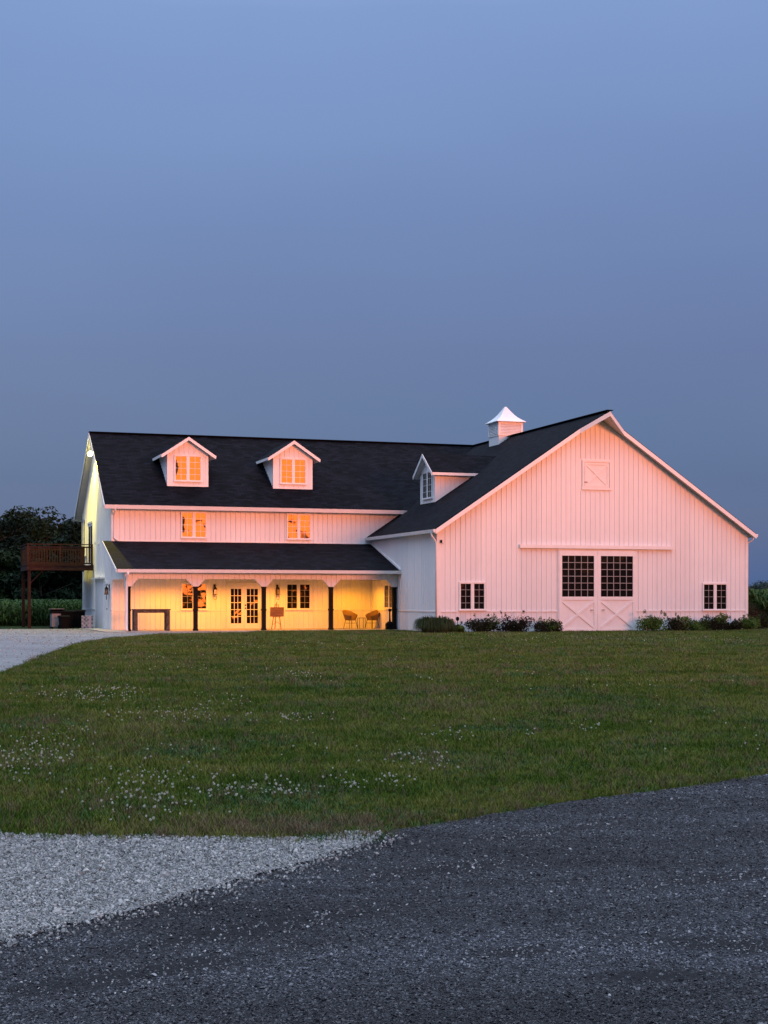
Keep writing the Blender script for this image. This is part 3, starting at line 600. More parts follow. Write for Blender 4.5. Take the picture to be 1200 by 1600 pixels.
# beam with chamfered brackets
prof = [(-12.08, bz_b), ]
pr_ = []
pr_.append((-12.08, bz_p))
for i, u in enumerate(PU):
    if i: pr_ += [(u-pw-.29, bz_b), (u-pw, bz_p)]
    if i < len(PU)-1: pr_ += [(u+pw, bz_p), (u+pw+.29, bz_b)]
pr_.append((-.005, bz_p))
beam_top = 2.60
wall(front(PV), -12.08, -.005, bz_p, [(-12.08, beam_top), (-.005, beam_top)], thick=.2, zb=pr_, name='porch_beam', proud=.018)
sb_ = [(PV+.2, bz_b), (WV-.01, bz_b)]
wall(left(-12.08), PV+.2, WV-.01, bz_b, [(PV+.2, prz(PV+.2)-.07), (WV-.01, prz(WV)-.07)], thick=.14, name='wall')
m = MB(); m.box(-11.93, -.16, PV+.2, WV-.003, 2.30, 2.34); m.build('porch_ceiling', M['trim'], house)
for u in PU:
    m = MB(); s = .085; m.box(u-s, u+s, PV+.015, PV+.185, .05, bz_p); po = m.build('porch_post', M['post'], house)
    MB().box(u-s-.02, u+s+.02, PV-.005, PV+.205, .90, .97).build('post_collar', M['post'], po); MB().box(u-s-.015, u+s+.015, PV, PV+.2, .051, .13).build('post_foot', M['post'], po); MB().box(u-s-.015, u+s+.015, PV, PV+.2, bz_p-.07, bz_p-.002).build('post_head', M['post'], po)
MB().tube([(-12.02, PE-.06, pz0-.14), (-12.02, PE-.03, pz0-.25), (-12.02, PV-.12, pz0-.42), (-12.02, PV-.10, pz0-.52), (-12.02, PV-.10, .16), (-12.02, PV-.20, .08)], .055).build('downspout', M['trim'], house, smooth=True)
m = MB(); m.prism([(-12.9, 4.80, .042), (-12.5, 4.58, .042), (-.04, 4.58, .042), (-.04, WV-.0, .042), (-12.1, WV, .042), (-12.1, 12.4, .042), (-13.1, 12.4, .042), (-12.9, 9.5, .042)], (0, 0, -.2))
slab = m.build('porch_slab', M['concrete'], None); slab.location = house.location; slab.rotation_euler = house.rotation_euler; tag(slab, kind='structure')
# french doors
m = MB(); d0 = .02
m.box(FD[0], FD[0]+.07, WV-.075, WV+.01, .045, 2.06); m.box(FD[1]-.07, FD[1], WV-.075, WV+.01, .045, 2.06); m.box(FD[0]+.07, FD[1]-.07, WV-.075, WV+.01, 1.98, 2.06); m.box(FD[0]-.03, FD[1]+.03, WV-.09, WV, 2.062, 2.12)
fr = m.build('door_frame', M['trim'], house)
mid = (FD[0]+FD[1])/2
for a0, a1, kn in ((FD[0]+.075, mid-.004, None), (mid+.004, FD[1]-.075, 1)):
    p0, p1, q0, q1 = a0+.11, a1-.13 if kn is None else a1-.10, .29, 1.86
    m = MB()
    for b in ((a0, p0, .05, 1.975), (p1, a1, .05, 1.975), (p0, p1, .05, q0), (p0, p1, q1, 1.975)): m.box(b[0], b[1], WV-.05, WV-.005, b[2], b[3])
    d = m.build('french_door', M['trim'], house)
    g = MB(); pane_mesh(g, fw, p0, p1, q0, q1, .028, wr.uniform(-.004, .004), 8, (wr.uniform(-.003, .003), .003)); g.build('pane', M['glass'], d, smooth=True)
    mm = MB()
    for i in (1, 2): x = p0+(p1-p0)*i/3; mm.box(x-.011, x+.011, WV-.046, WV-.02, q0, q1)
    for j in range(1, 5): z = q0+(q1-q0)*j/5; mm.box(p0, p1, WV-.0445, WV-.02, z-.011, z+.011)
    mm.build('muntin_grid', M['trim'], d)
    if kn:
        for z in (.98, 1.12): h = MB(); h.lathe([(.032, 0), (.035, .01), (.02, .03), (.028, .05), (.015, .062)], 12); o = h.build('knob', M['black'], d, smooth=True); o.location = (a0+.05, WV-.05, z); o.rotation_euler = (R(90), 0, 0)
# far-end doors on the left gable wall
lw = left(WU)
def leftdoor(a0, a1, z0, z1, glass, knob=None, name='side_door', d0=.0):
    m = MB(); 
    for b in ((a0, a0+.08, z0, z1), (a1-.08, a1, z0, z1), (a0+.08, a1-.08, z1-.08, z1)): m.box(WU-.06-d0, WU, b[0], b[1], b[2], b[3])
    m.box(WU-.03, WU, a0+.08, a1-.08, z0, z1-.08); d = m.build(name, M['trim'], house)
    if glass:
        n = max(1, round((a1-a0-.16) / .95)); pw_ = (a1-a0-.16) / n
        for i in range(n):
            g = MB(); pane_mesh(g, lw, a0+.08+i*pw_+.07, a0+.08+(i+1)*pw_-.07, z0+.2, z1-.2, .036, .002, 4); g.build('pane', M['glass'], d, smooth=True)
    if knob: h = MB(); h.lathe([(.03, 0), (.032, .01), (.018, .03), (.028, .05), (.014, .06)], 10); o = h.build('knob', M['black'], d, smooth=True); o.location = (WU-.03, knob, .95); o.rotation_euler = (0, R(-90), 0)
leftdoor(9.75, 10.85, .045, 2.15, False, 10.0); leftdoor(11.15, 14.15, .03, 2.32, False, None, 'garage_door')
leftdoor(14.95, 16.9, 3.02, 5.15, True, None, 'deck_door'); window(lw, 17.8, 19.1, 3.55, 5.4)
trimbox('door_hood', lw, 10.95, 14.3, .0, .22, 2.33, 2.40)

# ------------------------------------------------------------------ things on and around the building
def put(name, u, v, z=0, rz=0, label=None, cat=None, group=None): return empty(name, W(u, v, z), TH + rz, label, cat, group)
# porch ceiling lights
for u, wh in ((-9.95, 'in the leftmost bay, above the wooden table'), (-7.48, 'left of the french doors'), (-4.56, 'right of the french doors, above the easel sign'), (-1.30, 'in the rightmost bay, above the two chairs')):
    t = put('ceiling_light', u, 7.25, 2.30, 0, 'round recessed porch ceiling light ' + wh, 'light', 'porch ceiling lights')
    MB().lathe([(.10, 0), (.10, -.012), (.07, -.012), (.07, 0)], 16).build('ring', M['trim'], t)
    MB().lathe([(.068, -.004), (.03, -.014), (.005, -.016)], 16).build('lens', M['lens'], t)
    li = bpy.data.lights.new('porch_lamp', 'SPOT'); li.energy = 340; li.color = (1, .335, .001); li.spot_size = R(165); li.spot_blend = .6; li.shadow_soft_size = .06
    lo_ = bpy.data.objects.new('bulb', li); C.objects.link(lo_); lo_.parent = t; lo_.location = (0, 0, -.03)
# wall lanterns
def lantern(u, v, z, rz, label):
    t = put('wall_lantern', u, v, z, rz, label, 'lantern')
    m = MB(); m.box(-.05, .05, -.02, 0, .05, .34); m.tube([(0, -.02, .26), (0, -.09, .33), (0, -.13, .30)], .011, 6); m.build('bracket', M['bronze'], t)
    c = MB()
    for a, b in ((-1, -1), (1, -1), (1, 1), (-1, 1)): c.bar((a*.055, -.13+b*.055, .10), (a*.07, -.13+b*.07, -.10), .014, .014)
    c.box(-.085, .085, -.215, -.045, -.125, -.10); c.box(-.066, .066, -.196, -.064, .10, .118)
    c.add([(-.085, -.215, .118), (.085, -.215, .118), (.085, -.045, .118), (-.085, -.045, .118), (-.02, -.15, .24), (.02, -.15, .24), (.02, -.11, .24), (-.02, -.11, .24)], [(0, 1, 5, 4), (1, 2, 6, 5), (2, 3, 7, 6), (3, 0, 4, 7), (4, 5, 6, 7), (3, 2, 1, 0)])
    c.tube([(0, -.13, .24), (0, -.13, .29)], .012, 6); c.build('cage', M['bronze'], t)
    MB().box(-.055, .055, -.185, -.075, -.098, .098).build('glass', M['lantern_glass'], t)
    pts = [(.07*math.sin(a), -.13, -.24 + .12*math.cos(a)) for a in [2*math.pi*k/16 for k in range(17)]]; MB().tube(pts, .009, 5, False).build('hanging_ring', M['bronze'], t)
M['lantern_glass'] = simple('lantern_glass', (.16, .13, .09), (.2, .16, .11), .1, 5)
lantern(-7.48, WV-.026, 1.72, 0, 'bronze wall lantern with hanging ring, left of the french doors')
lantern(-4.56, WV-.026, 1.72, 0, 'bronze wall lantern with hanging ring, right of the french doors')
lantern(WU-.026, 9.45, 1.72, R(-90), 'dark wall lantern beside the white side door on the left end wall')
# flood light under the left peak
t = put('flood_light', WU-.16, WRV-.25, 8.30, 0, 'glaring yellow-white flood light under the left gable peak', 'light')
m = MB(); m.box(.0, .18, -.09, .09, -.06, .10); m.tube([(.06, 0, .02), (-.02, 0, .0)], .04); m.build('housing', M['trim'], t)
for y in (-.11, .11):
    MB().lathe([(.03, -.12), (.08, -.11), (.10, -.07), (.10, .02), (.06, .07), (.02, .10)], 14, (-.17, y, 0)).build('bulb', M['flood'], t, smooth=True)
li = bpy.data.lights.new('flood_beam', 'SPOT'); li.energy = 1500; li.color = (1, .78, .05); li.spot_size = R(150); li.spot_blend = 1; li.spot_blend = .5; li.shadow_soft_size = .08
lo_ = bpy.data.objects.new('beam', li); C.objects.link(lo_); lo_.parent = t; lo_.location = (-.30, -.02, -.20); lo_.rotation_euler = Vector((-.25, .12, 1)).to_track_quat('Z', 'Y').to_euler()
# little wall camera at the barn corner
t = put('wall_camera', .12, 0, 3.78, 0, 'small black wall camera high at the left corner of the front gable', 'camera')
MB().tube([(0, 0, 0), (0, -.10, -.01)], .03).tube([(0, -.10, -.07), (0, -.10, .05)], .04).build('body', M['black'], t); MB().bar((0, -.05, -.04), (.1, -.12, -.12), .015, .015).build('arm', M['grey_metal'], t)
# small white lamp on the end wall by the deck
t = put('wall_lamp', WU-.02, 12.9, 4.02, 0, 'small white wall lamp just right of the red deck railing', 'lamp')
m = MB(); m.box(-.22, 0, -.06, .06, -.05, .02); m.build('shade', M['trim'], t); MB().box(-.015, .02, -.09, .09, -.09, .07).build('back_plate', M['trim'], t)

# rustic table
t = put('console_table', -10.78, 6.25, .045, 0, 'weathered wooden console table at the left end of the porch', 'table')
m = MB()
for k in range(4): m.box(-.80+.003*k, .80-.002*k, -.31+k*.155, -.31+k*.155+.148, .875, .925)
m.build('table_top', M['oldwood'], t, bevel=.006)
for sx in (-1, 1):
    for sy in (-1, 1): q = MB(); q.box(sx*.69-.075, sx*.69+.075, sy*.22-.07, sy*.22+.07, 0, .873); q.build('leg', M['oldwood'], t, bevel=.008)
m = MB(); m.box(-.63, .63, -.26, -.22, .76, .873); m.box(-.63, .63, .22, .26, .76, .873); m.build('apron', M['oldwood'], t)
# easel with sign
t = put('easel', -4.98, 7.25, .045, R(-4), 'thin wooden easel holding the sign beside the second porch post', 'easel')
m = MB(); m.bar((-.06, -.02, 1.13), (-.27, -.24, 0), .03, .022); m.build('leg', M['sign'], t); m = MB(); m.bar((.06, -.02, 1.13), (.16, -.24, 0), .03, .022); m.build('leg', M['sign'], t); m = MB(); m.bar((0, 0, 1.20), (.0, .42, 0), .03, .022); m.build('leg', M['sign'], t)
m = MB(); m.bar((-.22, -.185, .55), (.15, -.185, .55), .05, .02); m.bar((-.19, -.19, .22), (.0, -.1, .33), .018, .012); m.bar((.13, -.19, .22), (.0, -.1, .33), .018, .012); m.build('ledge', M['sign'], t)
t2 = put('sign_board', -4.98, 7.25, .045, R(-4), 'brown wooden board sign with pale lines of lettering on the easel', 'sign')
m = MB(); m.prism([(-.34, -.215, .565), (.28, -.215, .565), (.31, -.125, .985), (-.31, -.125, .985)], (0, -.022, .004)); m.build('board', M['sign'], t2)
def onb(x, q): return Vector((x, -.2385 + q*.214 - .0025, .569 + q))
lr = random.Random(4)
m = MB()
for q, x0, x1 in ((.305, -.16, .12), (.205, -.20, .10), (.12, -.12, .06)):     # illegible strokes as in the photograph
    x = x0
    while x < x1:
        wd = lr.uniform(.03, .07); dq = lr.uniform(-.01, .012); m.bar(onb(x, q), onb(x+wd, q+dq), .004, .014, (0, 1, 0)); x += wd + lr.uniform(.008, .02)
m.build('lettering', M['letter'], t2)
# chairs
def chair(u, v, rz, label):
    t = put('armchair', u, v, .045, rz, label, 'chair', 'wicker porch chairs')
    # bucket shell: grid over angle/height
    m = MB(); na, nh = 22, 7
    def shell(i, j, off):
        a = -math.pi*.86 + 2*math.pi*.86*i/na; k = j/nh          # a=0 is the back
        ht = .20 + .26 * max(0, math.cos(a*.62))**2.2                # rim height above the seat
        r = .235 + .085*k + off; zz = .40 + ht*k
        back_lean = .10*k*max(0, math.cos(a)); sq = 1.0 + .10*abs(math.sin(2*a))*0
        return (math.sin(a)*r*1.08, math.cos(a)*r + back_lean + .02, zz)
    for off in (0, -.022):
        o = len(m.v)
        for j in range(nh+1):
            for i in range(na+1): m.v.append(shell(i, j, off))
        for j in range(nh):
            for i in range(na): a = o+j*(na+1)+i; m.f.append((a, a+1, a+na+2, a+na+1))
    n1 = (nh+1)*(na+1)
    for i in range(na): a = nh*(na+1)+i; m.f.append((a, a+1, a+1+n1, a+n1))
    for j in range(nh):
        for i in (0, na): a = j*(na+1)+i; m.f.append((a, a+na+1, a+na+1+n1, a+n1))
    m.build('backrest', M['wicker'], t, smooth=True)
    s = MB(); s.lathe([(.10, .372), (.22, .378), (.255, .40), (.25, .43), (.12, .425)], 22, (0, .01, 0)); s.build('seat', M['wicker'], t, smooth=True)
    for sx, sy in ((-1, -1), (1, -1), (-1, 1), (1, 1)): MB().tube([(sx*.17, sy*.16, .385), (sx*.235, sy*.225, 0)], [.014, .010], 7).build('leg', M['legs'], t, smooth=True)
    q = MB(); z = .25
    for a, b in (((-1, -1), (1, -1)), ((-1, 1), (1, 1)), ((-1, -1), (-1, 1)), ((1, -1), (1, 1))): q.tube([(a[0]*.193, a[1]*.184, z), (b[0]*.193, b[1]*.184, z)], .007, 6)
    q.build('stretcher', M['legs'], t)
chair(-1.42, 7.55, R(20), 'tan wicker bucket armchair facing the road, left of the little table')
chair(-.36, 7.62, R(-62), 'tan wicker bucket armchair turned sideways, right of the little table')
t = put('side_table', -.90, 7.55, .045, 0, 'slim little metal side table between the two wicker armchairs', 'table')
MB().box(-.15, .15, -.16, .16, .475, .495).build('table_top', M['legs'], t)
for sx in (-1, 1):
    for sy in (-1, 1): MB().box(sx*.135-.01, sx*.135+.01, sy*.145-.01, sy*.145+.01, 0, .475).build('leg', M['legs'], t)
# ash receptacle
t = put('ash_receptacle', -.40, 4.98, .045, 0, 'black long-necked ash receptacle by the right porch post', 'ash bin')
m = MB(); m.v = []; 
rings = [(.17, .0), (.185, .02), (.185, .24), (.16, .29), (.08, .345), (.045, .37)]
for r, z in rings:
    for k in range(16):
        a = 2*math.pi*(k+.5)/16; e = 1/max(abs(math.cos(a)), abs(math.sin(a)))**.6; m.v.append((r*e*math.cos(a), r*e*math.sin(a), z))
for i in range(len(rings)-1):
    for k in range(16): m.f.append((i*16+k, i*16+(k+1) % 16, i*16+16+(k+1) % 16, i*16+16+k))
m.f += [tuple(range(15, -1, -1)), tuple(len(m.v)-16+k for k in range(16))]; m.build('base', M['black'], t)
MB().lathe([(.045, .36), (.036, .5), (.033, .80)], 14).build('neck', M['black'], t, smooth=True)
MB().lathe([(.034, .79), (.062, .81), (.066, .86), (.06, .90), (.03, .925)], 14).build('cap', M['black'], t, smooth=True)

# bins, grill and box at the left end
def bin_(u, v, rz, h, wd, label):
    t = put('trash_bin', u, v, .0, rz, label, 'bin', 'black bins by the left end wall')
    m = MB(); a, b = wd*.40, wd*.5; m.add([(-a, -a, .04), (a, -a, .04), (a, a, .04), (-a, a, .04), (-b, -b, h), (b, -b, h), (b, b, h), (-b, b, h)], [(3, 2, 1, 0), (4, 5, 6, 7), (0, 1, 5, 4), (1, 2, 6, 5), (2, 3, 7, 6), (3, 0, 4, 7)]); m.build('body', M['black'], t, bevel=.015)
    k = MB(); k.prism([(-b-.03, -b-.03, h+.002), (-b-.03, b+.03, h+.002), (-b-.03, b+.02, h+.06), (-b-.03, 0, h+.09), (-b-.03, -b-.02, h+.04)], (2*b+.06, 0, 0)); k.build('lid', M['black'], t)
    for s in (-1, 1): o = MB().lathe([(.09, -.025), (.10, -.02), (.10, .02), (.09, .025)], 14).build('wheel', M['black'], t); o.location = (s*(a+.02), a, .10); o.rotation_euler = (0, R(90), 0)
    o = MB().tube([(-b, b+.06, h-.02), (b, b+.06, h-.02)], .015, 6).build('handle', M['black'], t)
bin_(-13.55, 13.5, R(6), .78, .60, 'black wheeled bin in the middle of the row, behind the grill')
bin_(-12.95, 13.7, R(-5), .80, .58, 'black wheeled bin closest to the left end wall')
bin_(-13.75, 12.6, R(12), .55, .42, 'low black bin in front of the pale cabinet')
t = put('grill_cabinet', -14.0, 13.5, 0, R(4), 'pale grey grill cabinet standing left of the black bins', 'grill')
MB().box(-.25, .25, -.25, .25, .10, .72).build('cabinet', M['grey_metal'], t, bevel=.01)
m = MB(); m.prism([(-.27, -.26, .724), (-.27, .26, .724), (-.27, .26, .84), (-.27, .12, .92), (-.27, -.16, .92), (-.27, -.26, .82)], (.54, 0, 0)); m.build('hood', M['black'], t); m = MB(); m.box(-.34, .34, -.27, .27, .925, .945); m.build('top_shelf', M['grey_metal'], t)
MB().box(-.26, -.20, -.26, .26, 0, .10).box(.20, .26, -.26, .26, 0, .10).build('foot', M['black'], t)
def check_mat():
    m, t, b, N, L = newmat('patterned_wrap'); tc = N.new('ShaderNodeTexCoord'); ck = N.new('ShaderNodeTexChecker'); ck.inputs['Scale'].default_value = 11; L.new(tc.outputs['Object'], ck.inputs[0])
    n = noise_tex(N, L, 7, 2); mx = N.new('ShaderNodeMix'); mx.data_type = 'RGBA'; r = rampn(N, L, n.outputs[0], [(.4, (.05, .05, .07)), (.6, (.45, .43, .44))]); ck.inputs[1].default_value = (.04, .04, .05, 1); ck.inputs[2].default_value = (.42, .40, .42, 1)
    mx.inputs[0].default_value = .45; L.new(ck.outputs[0], mx.inputs[6]); L.new(r.outputs[0], mx.inputs[7]); L.new(mx.outputs[2], b.inputs[0]); b.inputs['Roughness'].default_value = .5; return m
t = put('wrapped_crate', -12.75, 12.0, .045, R(-8), 'grey patterned wrapped crate with a pink band by the end wall', 'crate')
MB().box(-.27, .27, -.2, .2, 0, .58).build('body', check_mat(), t, bevel=.015); MB().box(.06, .17, -.206, .206, -.0, .585).build('band', simple('pink_band', (.45, .28, .30), (.55, .36, .38), .6), t)

# deck
t = put('wooden_deck', 0, 0, 0, 0, 'raised red-brown wooden deck with railing on the left end wall', 'deck')
D0, D1, DL, DR = 14.6, 18.2, -15.25, WU-.07
k = 0; y = D0
while y < D1-.05: MB().box(DL-.02, DR, y, y+.135, 2.985, 3.02).build('deck_board', M['deck'], t); y += .142
m = MB(); m.box(DL, DR, D0+.02, D0+.06, 2.76, 2.98); m.build('rim_joist', M['deck'], t); m = MB(); m.box(DL, DR, D1-.06, D1-.02, 2.76, 2.98); m.build('rim_joist', M['deck'], t); m = MB(); m.box(DL, DL+.04, D0+.06, D1-.06, 2.76, 2.98); m.build('rim_joist', M['deck'], t)
m = MB()
for k in range(1, 8): x = DL + (DR-DL)*k/8; m.box(x-.02, x+.02, D0+.06, D1-.06, 2.79, 2.98)
m.build('joist', M['deck'], t)
for y in (D0+.10, D1-.20): m = MB(); m.box(DL+.05, DL+.19, y, y+.14, -.05, 2.76); m.build('post', M['deck'], t)
m = MB(); m.bar((DL+.12, D0+.17, 2.1), (DL+.75, D0+.17, 2.75), .09, .04); m.build('knee_brace', M['deck'], t)
def rail(p, q):
    p, q = Vector(p), Vector(q); L_ = (q-p).length; d = (q-p)/L_
    for z, hgt in ((4.0, .04), (3.87, .07), (3.10, .07)): m = MB(); m.bar(p+Vector((0,0,z)), q+Vector((0,0,z)), .14 if z == 4.0 else .04, hgt); m.build('rail', M['deck'], t)
    n = int(L_/.125); me = None
    for i in range(1, n):
        if me is None: me = MB().box(-.019, .019, -.019, .019, 3.135, 3.835).mesh('baluster', M['deck'])
        o = bpy.data.objects.new('baluster', me); C.objects.link(o); o.parent = t; o.location = p + d*(L_*i/n)
rail((DL+.05, D0+.06, 0), (DR-.05, D0+.06, 0)); rail((DL+.05, D0+.06, 0), (DL+.05, D1-.06, 0)); rail((DL+.05, D1-.06, 0), (DR-.05, D1-.06, 0))
for x, y in ((DL+.05, D0+.06), (DL+.05, D1-.06), (DR-.06, D0+.06), (DR-.06, D1-.06), ((DL+DR)/2, D0+.06)): m = MB(); m.box(x-.046, x+.046, y-.046, y+.046, 2.8, 4.03); m.build('rail_post', M['deck'], t)

# ------------------------------------------------------------------ plants
def leaf_cloud(m, centers, n, size, r, upbias=.2, out=.6):
    for c, rad in centers:
        c = Vector(c)
        for _ in range(n):
            d = Vector((r.gauss(0, 1), r.gauss(0, 1), r.gauss(0, 1))).normalized(); k = r.random() ** .35
            p = c + Vector((d.x*rad[0], d.y*rad[1], d.z*rad[2])) * k
            if p.z < .01: continue
            nrm = (d*out + Vector((r.gauss(0, .5), r.gauss(0, .5), r.gauss(0, .5) + upbias))).normalized()
            a = nrm.orthogonal().normalized(); a = Matrix.Rotation(r.random()*6.28, 3, nrm) @ a; b = nrm.cross(a)
            s = size * r.uniform(.6, 1.35)
            o = len(m.v); m.v += [tuple(p - a*s), tuple(p - b*s*.45 + nrm*s*.15), tuple(p + a*s), tuple(p + b*s*.45 + nrm*s*.15)]; m.f.append((o, o+1, o+2, o+3))
def bush(u, v, wd, h, mat, seed, label, mat2=None, sprigs=4, name='shrub'):
    r = random.Random(seed); t = put(name, u, v, 0, 0, label, 'shrub', 'shrubs along the barn front')
    m = MB(); cs = []
    wd *= 1.15; h *= 1.25
    for _ in range(20): a = r.random()*6.28; q = r.random()**.5; cs.append(((math.cos(a)*q*wd*.36, math.sin(a)*q*.30, h*r.uniform(.08, .62)), (wd*.24, .25, h*.28)))
    leaf_cloud(m, cs, 100, .05, r); m.build('foliage', M[mat], t, recalc=False)
    if mat2:
        m = MB(); cs = [((wd*r.uniform(.12, .38), r.uniform(-.25, .1), h*r.uniform(.35, .8)), (wd*.2, .2, h*.24)) for _ in range(5)]; leaf_cloud(m, cs, 80, .045, r); m.build('foliage', M[mat2], t, recalc=False)
    st = MB()
    for _ in range(7): a = r.random()*6.28; st.tube([(0, 0, 0), (math.cos(a)*wd*.12, math.sin(a)*.1, h*.3), (math.cos(a)*wd*.28, math.sin(a)*.2, h*.6)], [.012, .009, .005], 5)
    st.build('stem', M['trunk'], t)
    for _ in range(sprigs):
        m = MB(); x, y = r.uniform(-.4, .4)*wd, r.uniform(-.2, .2); z = h*r.uniform(.85, 1.12); m.tube([(x*.6, y, h*.4), (x, y, z)], [.006, .003], 4); leaf_cloud(m, [((x, y, z-.05), (.05, .05, .09))], 22, .035, r); m.build('sprig', M[mat2 or mat], t, recalc=False)
def grass_clump(u, v, wd, h, seed, label):
    r = random.Random(seed); t = put('ornamental_grass', u, v, 0, 0, label, 'grass clump', 'shrubs along the barn front'); 
    for part in range(2):
        m = MB()
        for _ in range(1100):
            a = r.random()*6.28; q = r.random()**.5; x0, y0 = (part-.5)*wd*.40 + math.cos(a)*q*wd*.17, math.sin(a)*q*.2; dx, dy = math.cos(a)*(.12+q*.26)*wd*.75, math.sin(a)*(.1+q*.25); hh = h*r.uniform(.6, 1.05)*(1-.22*q)
            P3 = [Vector((x0, y0, 0)), Vector((x0+dx*.35, y0+dy*.35, hh*.8)), Vector((x0+dx*.75, y0+dy*.75, hh*.92)), Vector((x0+dx*1.15, y0+dy*1.15, hh*r.uniform(.1, .55)))]; sd_ = Vector((-math.sin(a), math.cos(a), 0))*.010; o = len(m.v)
            for i, p in enumerate(P3): k = (1, 1, .7, .1)[i]; m.v += [tuple(p-sd_*k), tuple(p+sd_*k)]
            for i in range(3): m.f.append((o+2*i, o+2*i+1, o+2*i+3, o+2*i+2))
        m.build('blades', M['bush_grass'], t, recalc=False)
grass_clump(-.50, -1.0, 1.45, .80, 1, 'wide arching ornamental grass clump at the left barn corner')
bush(.36, -.9, .70, .36, 'bush_green', 2, 'small low green plant right of the ornamental grass', None, 3)
bush(1.62, -.8, 1.25, .60, 'bush_dark', 3, 'dark burgundy shrub under the left barn window', 'bush_green', 3)
bush(3.0, -.8, 1.55, .70, 'bush_dark', 4, 'largest dark shrub, between the left barn window and the sliding doors', None, 3)
bush(4.5, -.8, 1.20, .52, 'bush_dark', 5, 'half dark half green shrub just left of the sliding doors', 'bush_green', 4)
bush(9.5, -.8, 1.30, .66, 'bush_green', 6, 'bright green shrub just right of the sliding doors', None, 6)
bush(10.65, -.8, 1.1, .56, 'bush_dark', 7, 'dark shrub second from the sliding doors on the right side', 'bush_green', 5)
bush(11.7, -.8, 1.0, .50, 'bush_green', 11, 'low mid green shrub left of the right barn window', None, 3)
bush(12.5, -.8, 1.2, .62, 'bush_dark', 8, 'dark shrub with pale green top under the right barn window', 'bush_green', 5)
bush(13.5, -.8, .8, .48, 'bush_dark', 9, 'low dark shrub right of the right barn window', None, 3)
bush(14.1, -.8, .8, .60, 'bush_green', 10, 'green shrub in front of the right barn corner', None, 4)
bush(15.6, 2.2, 1.9, 1.05, 'bush_rust', 12, 'rust brown bush beyond the right barn corner', 'bush_dark', 3)
bush(16.9, 3.4, 2.2, .95, 'bush_dark', 13, 'dark bush at the right edge behind the rust brown bush', None, 3)
bush(15.3, 1.0, 1.2, .50, 'bush_dark', 14, 'low dark plants at the foot of the rust brown bush', 'bush_green', 3)
t = put('garden_stake', .56, -.8, 0, 0, 'black round-topped garden stake between low green plant and grass clump', 'garden stake')
MB().tube([(0, 0, 0), (0, 0, .52)], .012, 6).build('rod', M['black'], t); MB().lathe([(.01, .50), (.055, .53), (.075, .59), (.06, .65), (.02, .68)], 12).build('finial', M['black'], t, smooth=True)

def tree(x, y, h, wr_, seed, label, mat='tree', n=110, leaf=.34, clumps=20, open_=False, z0=0):
    r = random.Random(seed); t = empty('tree', (x, y, z0), r.random()*6, label, 'tree', 'trees beyond the corn')
    m = MB(); m.tube([(0, 0, -.2), (.1, 0, h*.25), (.05, .1, h*.5), (0, 0, h*.8)], [.028*h, .022*h, .015*h, .004*h], 8)
    for _ in range(9):
        a = r.random()*6.28; z = h*r.uniform(.22, .7); e = wr_*r.uniform(.5, .9); m.tube([(0, 0, z), (math.cos(a)*e*.5, math.sin(a)*e*.5, z+h*.09), (math.cos(a)*e, math.sin(a)*e, z+h*.2)], [.010*h, .006*h, .002*h], 5)
    m.build('trunk', M['trunk'], t)
    cr_ = MB(); cs = []
    for _ in range(clumps):
        a = r.random()*6.28; zz = r.uniform(.10, .93); k = math.sqrt(max(0.05, 1-((zz-.45)/.58)**2)); q = wr_*k*r.random()**.5*.85; s = h*r.uniform(.09, .17)*(.6 if open_ and zz > .7 else 1)
        cs.append(((math.cos(a)*q, math.sin(a)*q, h*zz), (s*1.2, s*1.2, s*.85)))
    leaf_cloud(cr_, cs, n, leaf, r, .3, .7); cr_.build('crown', M[mat], t, recalc=False)
    return t
def at(px, Y): return (px-600)/2310*Y
TR = [(-75, 118, 9.3, 3.6, 'tree', 'dark broad tree partly cut off by the left picture edge'), (-10, 112, 9.6, 3.4, 'tree', 'dark tree left of the deck, at the left edge of the wood'),
      (42, 116, 9.8, 3.0, 'tree2', 'olive rounded tree, highest above the left end of the deck'), (66, 124, 9.4, 3.0, 'tree', 'dark rounded tree above the middle of the deck railing'),
      (104, 122, 10.4, 2.6, 'tree', 'taller thin-topped tree beside the left roof edge'), (132, 116, 8.6, 3.0, 'tree', 'dark tree half hidden behind the left end wall'),
      (20, 100, 5.6, 2.6, 'tree2', 'low olive tree in front of the wood, left of the deck posts'), (62, 98, 5.0, 2.4, 'tree', 'low dark tree seen beneath the deck'), (104, 101, 6.2, 2.8, 'tree', 'mid-height dark tree seen under the right half of the deck'),
      (-40, 99, 6.0, 2.8, 'tree', 'low dark tree outside the left edge of the wood'), (165, 119, 8.4, 3.2, 'tree', 'dark tree standing behind the left end of the long roof')]
for i, (px, Y, h, r_, mt, lb) in enumerate(TR): tree(at(px, Y), Y, h*.87, r_, 50+i, lb, mt, 260, .19, 28, i == 4)

# corn: stalk with arching leaves
def corn_proto(seed, h):
    r = random.Random(seed); m = MB(); m.tube([(0, 0, 0), (r.uniform(-.03, .03), 0, h*.95)], [.014, .006], 4)
    for k in range(9):
        a = k*2.6 + r.uniform(-.4, .4); z = h*(.15+.09*k); ln = r.uniform(.4, .62); d = Vector((math.cos(a), math.sin(a), 0)); s = Vector((-math.sin(a), math.cos(a), 0))
        P3 = [Vector((0, 0, z)), d*ln*.4+Vector((0, 0, z+.20)), d*ln*.8+Vector((0, 0, z+.18)), d*ln+Vector((0, 0, z-.02))]; o = len(m.v)
        for i, p in enumerate(P3): q = (.018, .036, .026, .003)[i]; m.v += [tuple(p-s*q), tuple(p+s*q)]
        for i in range(3): m.f.append((o+2*i, o+2*i+1, o+2*i+3, o+2*i+2))
    return m.mesh('corn_plant', M['corn'], recalc=False)
